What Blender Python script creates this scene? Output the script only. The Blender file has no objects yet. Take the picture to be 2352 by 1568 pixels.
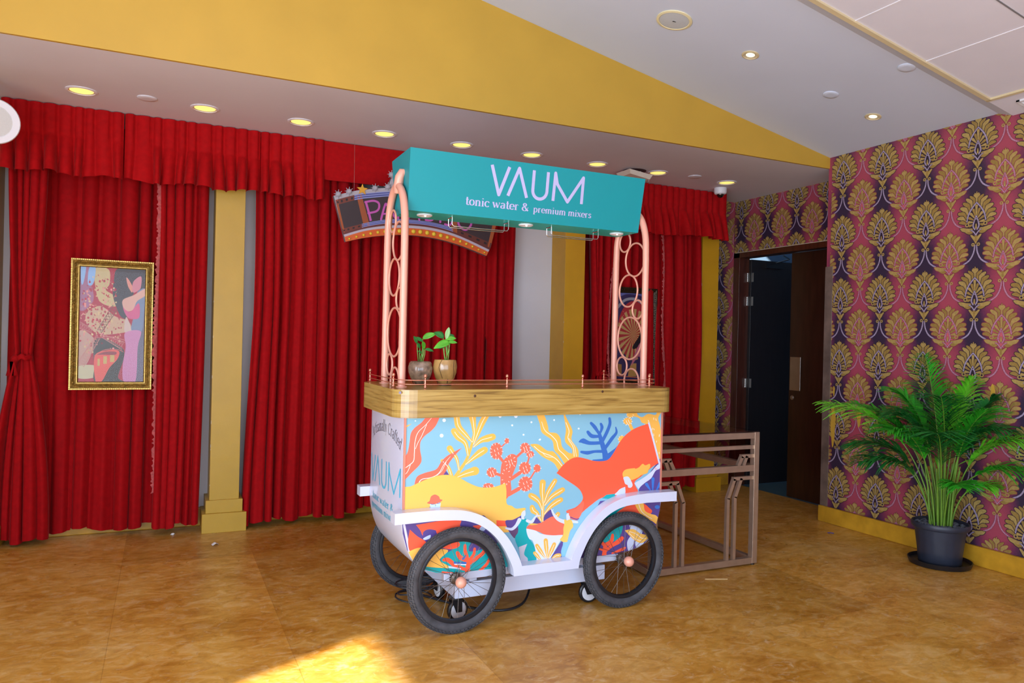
import bpy, bmesh, math, random
from mathutils import Vector, Matrix, geometry
import numpy as np
PI = math.pi
sc = bpy.context.scene
COL = sc.collection

# ------------------------------------------------------------------ camera, world, sun, big lights, exposure
CAM = np.array([0.0, 0.0, 1.40]); FPX = 1707.1
yaw, pitch, roll = -0.438212, -0.000834, 0.023103
_fw = np.array([-math.sin(yaw)*math.cos(pitch), math.cos(yaw)*math.cos(pitch), math.sin(pitch)])
_r = np.array([math.cos(yaw), math.sin(yaw), 0.0]); _u = np.cross(_r, _fw)
_r2 = math.cos(roll)*_r + math.sin(roll)*_u; _u2 = -math.sin(roll)*_r + math.cos(roll)*_u
cd = bpy.data.cameras.new('camera'); cam = bpy.data.objects.new('camera', cd); COL.objects.link(cam)
cam.matrix_world = Matrix([[_r2[i], _u2[i], -_fw[i], CAM[i]] for i in range(3)] + [[0, 0, 0, 1]])
cd.sensor_width = 36; cd.lens = FPX/2352*36; cd.clip_start = 0.05
sc.camera = cam

w = bpy.data.worlds.new('world'); sc.world = w; w.use_nodes = True
bg = w.node_tree.nodes['Background']; bg.inputs[0].default_value = (0.60, 0.74, 1.0, 1); bg.inputs[1].default_value = 1.2
def area(name, loc, rot, sx, sy, power, color):
    l = bpy.data.lights.new(name, 'AREA'); l.shape = 'RECTANGLE'; l.size = sx; l.size_y = sy; l.energy = power; l.color = color
    o = bpy.data.objects.new(name, l); COL.objects.link(o); o.location = loc; o.rotation_euler = rot; return o
# daylight entering by the big glazed openings on the left and behind the camera
area('daylight_left_opening', (-2.10, 0.1, 1.25), (0, -PI/2-0.28, 0), 2.3, 3.6, 290, (0.72, 0.84, 1.0))
area('daylight_front_opening', (-0.1, -2.4, 1.30), (PI/2+0.38, 0, 0), 4.6, 2.4, 195, (0.70, 0.82, 1.0))
area('corridor_daylight', (7.6, 4.6, 2.9), (0, 0, 0), 1.0, 1.0, 5, (0.45, 0.7, 1.0))
sun = bpy.data.lights.new('sun', 'SUN'); sun.energy = 19.0; sun.angle = math.radians(1.6); sun.color = (1, 0.94, 0.86)
so = bpy.data.objects.new('sun', sun); COL.objects.link(so)
_sd = Vector((0.89, 0.45, -math.tan(math.radians(33.7)))).normalized()
so.rotation_euler = _sd.to_track_quat('-Z', 'Y').to_euler(); so.location = (-6, -2, 6)
sc.view_settings.view_transform = 'Standard'; sc.view_settings.look = 'None'
sc.view_settings.exposure = -0.10; sc.view_settings.gamma = 1.0; sc.view_settings.use_curve_mapping = False
sc.cycles.max_bounces = 8; sc.cycles.diffuse_bounces = 5; sc.cycles.sample_clamp_indirect = 4.0

# ------------------------------------------------------------------ photo measurement -> point on a real plane
def ray(px, py):
    return _r2*(px-1176) + _u2*(784-py) + _fw*FPX
def at_y(px, py, Y):
    d = ray(px, py); return CAM + d*(Y/d[1])
def at_x(px, py, X):
    d = ray(px, py); return CAM + d*(X/d[0])

# ------------------------------------------------------------------ materials
def lin(c):
    return tuple(((v/255)/12.92 if v/255 <= 0.04045 else ((v/255+0.055)/1.055)**2.4) for v in c)
MATS = {}
def mat(name, rgb, rough=0.5, metal=0.0, noise=0.0, scale=8.0, coat=0.0, sheen=0.0, emit=None, estr=0.0, trans=0.0, alpha=1.0, bump=0.0, bscale=60.0, stretch=None, spec=None):
    if name in MATS: return MATS[name]
    m = bpy.data.materials.new(name); m.use_nodes = True; nt = m.node_tree; b = nt.nodes['Principled BSDF']
    c = lin(rgb); b.inputs['Base Color'].default_value = (*c, 1); b.inputs['Roughness'].default_value = rough; b.inputs['Metallic'].default_value = metal
    if spec is not None: b.inputs['Specular IOR Level'].default_value = spec
    if coat: b.inputs['Coat Weight'].default_value = coat; b.inputs['Coat Roughness'].default_value = 0.08
    if sheen: b.inputs['Sheen Weight'].default_value = sheen; b.inputs['Sheen Roughness'].default_value = 0.35; b.inputs['Sheen Tint'].default_value = (1, 0.35, 0.35, 1)
    if emit: b.inputs['Emission Color'].default_value = (*lin(emit), 1); b.inputs['Emission Strength'].default_value = estr
    if trans: b.inputs['Transmission Weight'].default_value = trans
    if alpha < 1: b.inputs['Alpha'].default_value = alpha
    tc = nt.nodes.new('ShaderNodeTexCoord'); mp = nt.nodes.new('ShaderNodeMapping'); nt.links.new(tc.outputs['Object'], mp.inputs[0])
    if stretch: mp.inputs['Scale'].default_value = stretch
    if noise:
        n = nt.nodes.new('ShaderNodeTexNoise'); n.inputs['Scale'].default_value = scale; n.inputs['Detail'].default_value = 6
        nt.links.new(mp.outputs[0], n.inputs[0])
        r = nt.nodes.new('ShaderNodeValToRGB'); r.color_ramp.elements[0].position = 0.3; r.color_ramp.elements[1].position = 0.7
        r.color_ramp.elements[0].color = (*[v*(1-noise) for v in c], 1); r.color_ramp.elements[1].color = (*[min(1, v*(1+noise)) for v in c], 1)
        nt.links.new(n.outputs['Fac'], r.inputs[0]); nt.links.new(r.outputs[0], b.inputs['Base Color'])
    if bump:
        n2 = nt.nodes.new('ShaderNodeTexNoise'); n2.inputs['Scale'].default_value = bscale; n2.inputs['Detail'].default_value = 4
        nt.links.new(mp.outputs[0], n2.inputs[0])
        bp = nt.nodes.new('ShaderNodeBump'); bp.inputs['Strength'].default_value = bump; bp.inputs['Distance'].default_value = 0.01
        nt.links.new(n2.outputs['Fac'], bp.inputs['Height']); nt.links.new(bp.outputs[0], b.inputs['Normal'])
    MATS[name] = m; return m

class N:
    """small node helper for math graphs"""
    def __init__(s, nt): s.nt = nt
    def m(s, op, a, b=None):
        n = s.nt.nodes.new('ShaderNodeMath'); n.operation = op
        for i, v in enumerate((a, b)):
            if v is None: continue
            if isinstance(v, (int, float)): n.inputs[i].default_value = v
            else: s.nt.links.new(v, n.inputs[i])
        return n.outputs[0]

def floor_mat():
    m = bpy.data.materials.new('polished yellow stone'); m.use_nodes = True; nt = m.node_tree; b = nt.nodes['Principled BSDF']; L = nt.links
    tc = nt.nodes.new('ShaderNodeTexCoord')
    def noise(scale, detail, stretch=(1, 1, 1), rotz=0.5, dist=0.0):
        mp = nt.nodes.new('ShaderNodeMapping'); mp.inputs['Scale'].default_value = stretch; mp.inputs['Rotation'].default_value = (0, 0, rotz)
        L.new(tc.outputs['Object'], mp.inputs[0]); n = nt.nodes.new('ShaderNodeTexNoise'); n.inputs['Scale'].default_value = scale
        n.inputs['Detail'].default_value = detail; n.inputs['Roughness'].default_value = 0.62; n.inputs['Distortion'].default_value = dist
        L.new(mp.outputs[0], n.inputs[0]); return n.outputs['Fac']
    def ramp(fac, stops):
        r = nt.nodes.new('ShaderNodeValToRGB'); cr = r.color_ramp
        while len(cr.elements) < len(stops): cr.elements.new(0.5)
        for e, (p, c) in zip(cr.elements, stops): e.position = p; e.color = (*lin(c), 1)
        L.new(fac, r.inputs[0]); return r.outputs[0]
    def mix(f, a, c, mode='MIX'):
        x = nt.nodes.new('ShaderNodeMix'); x.data_type = 'RGBA'; x.blend_type = mode
        if isinstance(f, float): x.inputs[0].default_value = f
        else: L.new(f, x.inputs[0])
        L.new(a, x.inputs[6]); L.new(c, x.inputs[7]); return x.outputs[2]
    base = ramp(noise(2.0, 10, (1, 1.3, 1), 0.45, 0.8), [(0.33, (170, 112, 28)), (0.52, (202, 150, 62)), (0.72, (216, 178, 104))])
    veins = ramp(noise(9, 11, (1, 1.5, 1), 0.45, 1.3), [(0.36, (150, 96, 26)), (0.52, (202, 150, 64)), (0.68, (226, 196, 138))])
    c = mix(0.40, base, veins)
    # big slabs with slightly different tint
    br = nt.nodes.new('ShaderNodeTexBrick'); mp = nt.nodes.new('ShaderNodeMapping'); mp.inputs['Location'].default_value = (0.05, 0.2, 0)
    mp.inputs['Rotation'].default_value = (0, 0, PI/2)
    L.new(tc.outputs['Object'], mp.inputs[0]); L.new(mp.outputs[0], br.inputs[0])
    br.inputs['Scale'].default_value = 1.0; br.inputs['Brick Width'].default_value = 1.1; br.inputs['Row Height'].default_value = 0.745; br.inputs['Mortar Size'].default_value = 0.002
    br.inputs['Color1'].default_value = (0.80, 0.78, 0.70, 1); br.inputs['Color2'].default_value = (1.08, 1.08, 1.12, 1); br.inputs['Mortar'].default_value = (0.80, 0.76, 0.70, 1)
    c = mix(1.0, c, br.outputs['Color'], 'MULTIPLY')
    sp = ramp(noise(14, 13, (1, 1.5, 1), 0.9, 1.6), [(0.56, (0, 0, 0)), (0.72, (190, 190, 190))])
    pale = nt.nodes.new('ShaderNodeRGB'); pale.outputs[0].default_value = (*lin((215, 192, 150)), 1)
    c = mix(sp, c, pale.outputs[0])
    # dark scuffs
    sd = ramp(noise(7, 12, (1, 1.4, 1), 0.2, 1.0), [(0.66, (0, 0, 0)), (0.80, (200, 200, 200))])
    dk = nt.nodes.new('ShaderNodeRGB'); dk.outputs[0].default_value = (*lin((105, 78, 50)), 1)
    c = mix(sd, c, dk.outputs[0])
    L.new(c, b.inputs['Base Color'])
    rr = nt.nodes.new('ShaderNodeMapRange'); rr.inputs[3].default_value = 0.20; rr.inputs[4].default_value = 0.42
    L.new(noise(6, 6), rr.inputs[0]); L.new(rr.outputs[0], b.inputs['Roughness'])
    bp = nt.nodes.new('ShaderNodeBump'); bp.inputs['Strength'].default_value = 0.05; bp.inputs['Distance'].default_value = 0.01
    L.new(noise(9, 5), bp.inputs['Height']); L.new(bp.outputs[0], b.inputs['Normal'])
    return m

def wallpaper_mat(name, axis, y0, z0):
    """pink to aubergine ground, repeating with the motif lattice"""
    m = bpy.data.materials.new(name); m.use_nodes = True; nt = m.node_tree; b = nt.nodes['Principled BSDF']; L = nt.links
    tc = nt.nodes.new('ShaderNodeTexCoord'); sx = nt.nodes.new('ShaderNodeSeparateXYZ'); L.new(tc.outputs['Object'], sx.inputs[0]); q = N(nt)
    a = q.m('COSINE', q.m('MULTIPLY', q.m('SUBTRACT', sx.outputs[axis], y0), 2*PI/0.36))
    c = q.m('COSINE', q.m('MULTIPLY', q.m('SUBTRACT', sx.outputs[2], z0), 2*PI/0.50))
    f = q.m('ADD', q.m('MULTIPLY', a, 0.34), q.m('MULTIPLY', c, 0.16)); f = q.m('ADD', f, 0.5)
    n = nt.nodes.new('ShaderNodeTexNoise'); n.inputs['Scale'].default_value = 70; n.inputs['Detail'].default_value = 4; L.new(tc.outputs['Object'], n.inputs[0])
    f = q.m('ADD', f, q.m('MULTIPLY', q.m('SUBTRACT', n.outputs['Fac'], 0.5), 0.22))
    r = nt.nodes.new('ShaderNodeValToRGB'); cr = r.color_ramp
    for _ in range(2): cr.elements.new(0.5)
    for e, (p, col) in zip(cr.elements, [(0.12, (160, 66, 84)), (0.42, (132, 54, 76)), (0.66, (96, 44, 74)), (0.86, (48, 36, 58))]): e.position = p; e.color = (*lin(col), 1)
    L.new(f, r.inputs[0]); L.new(r.outputs[0], b.inputs['Base Color']); b.inputs['Roughness'].default_value = 0.42
    return m

def velvet(name, rgb):
    m = mat(name, rgb, rough=0.8, noise=0.12, scale=30, sheen=0.10, bump=0.12, bscale=350, spec=0.15)
    return m
RED = velvet('red velvet', (158, 4, 11))
REDV = velvet('red velvet pelmet', (168, 6, 12))
WHITEWALL = mat('off white wall paint', (205, 203, 205), 0.6, noise=0.03, scale=3)
SOFFIT = mat('soffit paint', (214, 211, 218), 0.6, noise=0.03, scale=2)
CEIL = mat('ceiling paint', (200, 209, 226), 0.6, noise=0.02, scale=2)
TILEC = mat('ceiling board', (214, 213, 222), 0.65, noise=0.03, scale=3)
CREAM = mat('cream trim paint', (205, 190, 150), 0.5, noise=0.04)
YELLOW = mat('mustard yellow paint', (192, 152, 52), 0.5, noise=0.04, scale=3)
GOLDP = mat('gold yellow pillar paint', (190, 152, 46), 0.42, noise=0.06, scale=4, bump=0.15, bscale=14)
STONEB = mat('yellow stone baseboard', (186, 138, 36), 0.3, noise=0.2, scale=9)
CHIP = mat('chipped plaster', (200, 190, 165), 0.7, noise=0.1)
DARKWOOD = mat('dark brown door veneer', (44, 22, 14), 0.28, noise=0.35, scale=4, stretch=(8, 8, 1))
FRAMEWOOD = mat('reddish brown door frame', (72, 34, 20), 0.3, noise=0.3, scale=4, stretch=(8, 8, 1))
STEEL = mat('brushed steel', (190, 186, 178), 0.35, 1.0, noise=0.1)
CHROME = mat('chrome wire', (225, 225, 225), 0.12, 1.0, noise=0.02)
BLACKP = mat('black plastic', (22, 22, 26), 0.4, noise=0.1)
WHITEP = mat('white plastic', (228, 228, 232), 0.4, noise=0.02)
COPPER = mat('rose gold paint', (224, 160, 138), 0.42, 0.12, noise=0.04, scale=6)
COPPERM = mat('polished rose gold', (232, 150, 122), 0.22, 0.75, noise=0.03)
CARTW = mat('white laminate', (206, 214, 236), 0.2, noise=0.015, scale=5, coat=0.3)
TEAL = mat('teal signbox acrylic', (0, 140, 148), 0.5, noise=0.02, scale=3)
TEALD = mat('teal underside with bounce light', (0, 190, 188), 0.4, noise=0.03)  # brighter than the box front; missing bounce light is put into the colour
RUBBER = mat('dusty tyre rubber', (66, 66, 70), 0.75, noise=0.3, scale=25)
RIM = mat('black anodised rim', (40, 42, 48), 0.35, 0.4, noise=0.1)
SPOKE = mat('dull spoke steel', (120, 112, 105), 0.4, 0.9, noise=0.1)
GREYC = mat('grey castor nylon', (200, 200, 205), 0.45, noise=0.08)
TUBE = mat('brushed bronze steel tube', (176, 156, 136), 0.36, 0.7, noise=0.08, scale=15)
LIT = mat('lit lamp diffuser', (255, 235, 150), 0.4, emit=(255, 226, 120), estr=1.15)
LITW = mat('lit small lamp', (255, 240, 200), 0.4, emit=(255, 236, 180), estr=2.0)
REFL = mat('lamp reflector', (232, 222, 190), 0.35, 0.3, noise=0.02)
WHITEPAPER = mat('white paper scrap', (225, 225, 225), 0.8, noise=0.03)
BLUEPAPER = mat('blue paper scrap', (70, 75, 190), 0.7, noise=0.05)
STICK = mat('pale wooden stick', (215, 185, 130), 0.7, noise=0.1)

def wood_mat():
    m = bpy.data.materials.new('oak veneer'); m.use_nodes = True; nt = m.node_tree; b = nt.nodes['Principled BSDF']; L = nt.links
    tc = nt.nodes.new('ShaderNodeTexCoord'); mp = nt.nodes.new('ShaderNodeMapping'); mp.inputs['Scale'].default_value = (1.2, 1.2, 24); L.new(tc.outputs['Object'], mp.inputs[0])
    n = nt.nodes.new('ShaderNodeTexNoise'); n.inputs['Scale'].default_value = 3.2; n.inputs['Detail'].default_value = 9; n.inputs['Distortion'].default_value = 0.7; L.new(mp.outputs[0], n.inputs[0])
    r = nt.nodes.new('ShaderNodeValToRGB'); cr = r.color_ramp; cr.elements.new(0.5)
    for e, (p, c) in zip(cr.elements, [(0.30, (118, 90, 40)), (0.47, (160, 130, 64)), (0.68, (178, 150, 82))]): e.position = p; e.color = (*lin(c), 1)
    L.new(n.outputs['Fac'], r.inputs[0]); L.new(r.outputs[0], b.inputs['Base Color'])
    b.inputs['Roughness'].default_value = 0.28; b.inputs['Coat Weight'].default_value = 0.25; b.inputs['Coat Roughness'].default_value = 0.12
    return m
OAK = wood_mat()

# ------------------------------------------------------------------ mesh builder
class MB:
    def __init__(s): s.v = []; s.f = []; s.mi = []; s.k = 0
    def face(s, pts, mi=None):
        i = len(s.v); s.v += [tuple(float(c) for c in p) for p in pts]; s.f.append(tuple(range(i, i+len(pts)))); s.mi.append(s.k if mi is None else mi)
    def grid(s, rows, closed_u=False, closed_v=False):
        i = len(s.v); nr = len(rows); nc = len(rows[0])
        for r in rows: s.v += [tuple(float(c) for c in p) for p in r]
        for a in range(nr if closed_v else nr-1):
            for b in range(nc if closed_u else nc-1):
                a2 = (a+1) % nr; b2 = (b+1) % nc
                s.f.append((i+a*nc+b, i+a*nc+b2, i+a2*nc+b2, i+a2*nc+b)); s.mi.append(s.k)
    def box(s, x0, x1, y0, y1, z0, z1):
        i = len(s.v); s.v += [(x0,y0,z0),(x1,y0,z0),(x1,y1,z0),(x0,y1,z0),(x0,y0,z1),(x1,y0,z1),(x1,y1,z1),(x0,y1,z1)]
        for q in ((0,3,2,1),(4,5,6,7),(0,1,5,4),(1,2,6,5),(2,3,7,6),(3,0,4,7)): s.f.append(tuple(i+j for j in q)); s.mi.append(s.k)
    def prism(s, poly, fn0, fn1):
        """poly list of 2d, fn maps (a,b)->3d for near and far side"""
        A = [fn0(*p) for p in poly]; B = [fn1(*p) for p in poly]; n = len(poly)
        tri = geometry.tessellate_polygon([[Vector((p[0], p[1], 0)) for p in poly]])
        for t in tri: s.face([A[j] for j in t]); s.face([B[j] for j in reversed(t)])
        for j in range(n): s.face([A[j], B[j], B[(j+1) % n], A[(j+1) % n]])
    def tube(s, pts, r, n=10, closed=False, caps=True):
        pts = [Vector(p) for p in pts]; m = len(pts); rr = r if isinstance(r, (list, tuple)) else [r]*m
        rows = []; prev = None
        for i, p in enumerate(pts):
            if closed: t = pts[(i+1) % m]-pts[i-1]
            else: t = pts[min(i+1, m-1)]-pts[max(i-1, 0)]
            t.normalize()
            if prev is None:
                a = Vector((0, 0, 1)) if abs(t.z) < 0.9 else Vector((1, 0, 0)); prev = a
            a = prev - t*prev.dot(t)
            if a.length < 1e-6: a = t.orthogonal()
            a.normalize(); b = t.cross(a); prev = a
            rows.append([p + (a*math.cos(2*PI*j/n) + b*math.sin(2*PI*j/n))*rr[i] for j in range(n)])
        s.grid(rows, True, closed)
        if caps and not closed: s.face(list(reversed(rows[0]))); s.face(rows[-1])
    def lathe(s, prof, c, n=24, axis='z', frame=None, cap=True):
        """prof list of (radius, height) about axis through c"""
        c = Vector(c)
        if frame: ex, ey, ez = frame
        else: ex, ey, ez = {'z': (Vector((1,0,0)), Vector((0,1,0)), Vector((0,0,1))), 'y': (Vector((1,0,0)), Vector((0,0,1)), Vector((0,-1,0))), 'x': (Vector((0,1,0)), Vector((0,0,1)), Vector((1,0,0)))}[axis]
        rows = [[c + ex*(r*math.cos(2*PI*j/n)) + ey*(r*math.sin(2*PI*j/n)) + ez*h for j in range(n)] for r, h in prof]
        s.grid(rows, True)
        if cap and prof[0][0] > 1e-5: s.face(list(reversed(rows[0])))
        if cap and prof[-1][0] > 1e-5: s.face(rows[-1])
    def sphere(s, c, r, n=16):
        s.lathe([(max(1e-6, r*math.sin(PI*i/10)), -r*math.cos(PI*i/10)) for i in range(11)], c, n)
    def build(s, name, mats, parent=None, smooth=False, bevel=0.0, solid=0.0, autosmooth=None):
        me = bpy.data.meshes.new(name); org = Vector((0, 0, 0))
        if parent is not None:
            q = parent
            while q is not None: org += q.location; q = q.parent
        me.from_pydata([(x-org.x, y-org.y, z-org.z) for x, y, z in s.v], [], s.f)
        if not isinstance(mats, (list, tuple)): mats = [mats]
        for m in mats: me.materials.append(m)
        me.polygons.foreach_set('material_index', s.mi)
        if smooth or autosmooth: me.polygons.foreach_set('use_smooth', [True]*len(s.f))
        me.update()
        if autosmooth: me.set_sharp_from_angle(angle=math.radians(autosmooth))
        o = bpy.data.objects.new(name, me); COL.objects.link(o)
        if parent is not None: o.parent = parent
        if bevel: b = o.modifiers.new('b', 'BEVEL'); b.width = bevel; b.segments = 3; b.limit_method = 'ANGLE'
        if solid: b = o.modifiers.new('s', 'SOLIDIFY'); b.thickness = solid; b.offset = 0
        return o
def thing(name, label, cat, loc=(0, 0, 0), group=None):
    o = bpy.data.objects.new(name, None); COL.objects.link(o); o.location = loc; o.empty_display_size = 0.05
    return tag(o, label, cat, group)
def tag(o, label, cat, group=None):
    o['label'] = label; o['category'] = cat
    if group: o['group'] = group
    return o
def struct(o): o['kind'] = 'structure'; return o
def lab(o, l): o['label'] = l; return o
def bx(*a):
    m = MB(); m.box(*a); return m
def dup_tree(root, delta, label=None):
    r = root.copy(); COL.objects.link(r); r.location = Vector(root.location)+Vector(delta)
    if label: r['label'] = label
    for ch in list(root.children):
        c = ch.copy(); COL.objects.link(c); c.parent = r
        for g in list(ch.children):
            d = g.copy(); COL.objects.link(d); d.parent = c
    return r

# 2d shape helpers ---------------------------------------------------------------
def smooth_poly(pts, closed=True, k=6):
    """Catmull-Rom; a repeated point stays a sharp corner"""
    n = len(pts); out = []
    rng = range(n) if closed else range(n-1)
    for i in rng:
        p0 = pts[(i-1) % n] if closed or i > 0 else pts[0]; p1 = pts[i]; p2 = pts[(i+1) % n]; p3 = pts[(i+2) % n] if closed or i+2 < n else pts[-1]
        if p1 == p2: continue
        for j in range(k):
            t = j/k
            out.append(tuple(0.5*((2*p1[d]) + (-p0[d]+p2[d])*t + (2*p0[d]-5*p1[d]+4*p2[d]-p3[d])*t*t + (-p0[d]+3*p1[d]-3*p2[d]+p3[d])*t**3) for d in (0, 1)))
    if not closed: out.append(tuple(pts[-1]))
    return out
def stroke(pts, ws, k=5, cap=True):
    """outline of a brush stroke with varying full widths"""
    if not isinstance(ws, (list, tuple)): ws = [ws]*len(pts)
    c = smooth_poly(pts, False, k) if len(pts) > 2 else [tuple(pts[0]), tuple(pts[1])]
    n = len(c); W = []
    for i in range(n):
        t = i/(n-1)*(len(ws)-1); a = int(min(t, len(ws)-2)); W.append((ws[a]+(ws[a+1]-ws[a])*(t-a))/2)
    L = []; R = []
    for i in range(n):
        a = c[max(i-1, 0)]; b = c[min(i+1, n-1)]; dx, dy = b[0]-a[0], b[1]-a[1]; l = math.hypot(dx, dy) or 1
        nx, ny = -dy/l, dx/l
        L.append((c[i][0]+nx*W[i], c[i][1]+ny*W[i])); R.append((c[i][0]-nx*W[i], c[i][1]-ny*W[i]))
    quads = [[L[i], L[i+1], R[i+1], R[i]] for i in range(n-1)]
    if cap:
        for idx, (e, w_) in enumerate(((0, W[0]), (n-1, W[-1]))):
            if w_ > 0: quads.append([(c[e][0]+w_*math.cos(2*PI*j/10), c[e][1]+w_*math.sin(2*PI*j/10)) for j in range(10)])
    return quads
def ellipse(cx, cy, rx, ry, rot=0, n=22):
    c, s_ = math.cos(rot), math.sin(rot)
    return [(cx+rx*math.cos(t)*c-ry*math.sin(t)*s_, cy+rx*math.cos(t)*s_+ry*math.sin(t)*c) for t in (2*PI*i/n for i in range(n))]
def clip_convex(poly, clip):
    """Sutherland-Hodgman, clip is a ccw convex polygon"""
    out = poly
    for i in range(len(clip)):
        a = clip[i]; b = clip[(i+1) % len(clip)]; inp = out; out = []
        if not inp: return []
        def side(p): return (b[0]-a[0])*(p[1]-a[1])-(b[1]-a[1])*(p[0]-a[0])
        for j in range(len(inp)):
            p = inp[j]; q = inp[(j+1) % len(inp)]; sp, sq = side(p), side(q)
            if sp >= 0: out.append(p)
            if (sp >= 0) != (sq >= 0):
                t = sp/(sp-sq); out.append((p[0]+(q[0]-p[0])*t, p[1]+(q[1]-p[1])*t))
    return out

class Print:
    """flat printed artwork on a plane; shapes are coloured pieces of film, one above another"""
    def __init__(s, to_plane, to3d, clip=None, step=0.00012):
        s.mb = MB(); s.mats = []; s.idx = {}; s.tp = to_plane; s.t3 = to3d; s.clip = clip; s.step = step; s.layer = 1; s.crop = (0, 0, 1); s.n = 0
    def col(s, c, rough=0.35):
        if c not in s.idx:
            s.idx[c] = len(s.mats); s.mats.append(mat('print %d %d %d' % c, c, rough, noise=0.015, scale=4))
        return s.idx[c]
    def poly(s, pts, c):
        P = [s.tp(s.crop[0]+x/s.crop[2], s.crop[1]+y/s.crop[2]) for x, y in pts]
        mi = s.col(c); s.n += 1; off = s.layer*s.step + ((s.n*0.6180339) % 1.0)*s.step*0.9
        tri = geometry.tessellate_polygon([[Vector((p[0], p[1], 0)) for p in P]])
        for t in tri:
            q = [P[j] for j in t]
            ar = (q[1][0]-q[0][0])*(q[2][1]-q[0][1])-(q[1][1]-q[0][1])*(q[2][0]-q[0][0])
            if ar < 0: q.reverse()
            if s.clip: q = clip_convex(q, s.clip)
            if len(q) >= 3: s.mb.face([s.t3(a, b, off) for a, b in q], mi)
    def blob(s, pts, c, k=6): s.poly(smooth_poly(pts, True, k), c)
    def st(s, pts, w_, c, cap=True):
        for q in stroke(pts, w_, cap=cap): s.poly(q, c)
    def build(s, name, parent): return s.mb.build(name, s.mats, parent)

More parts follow.
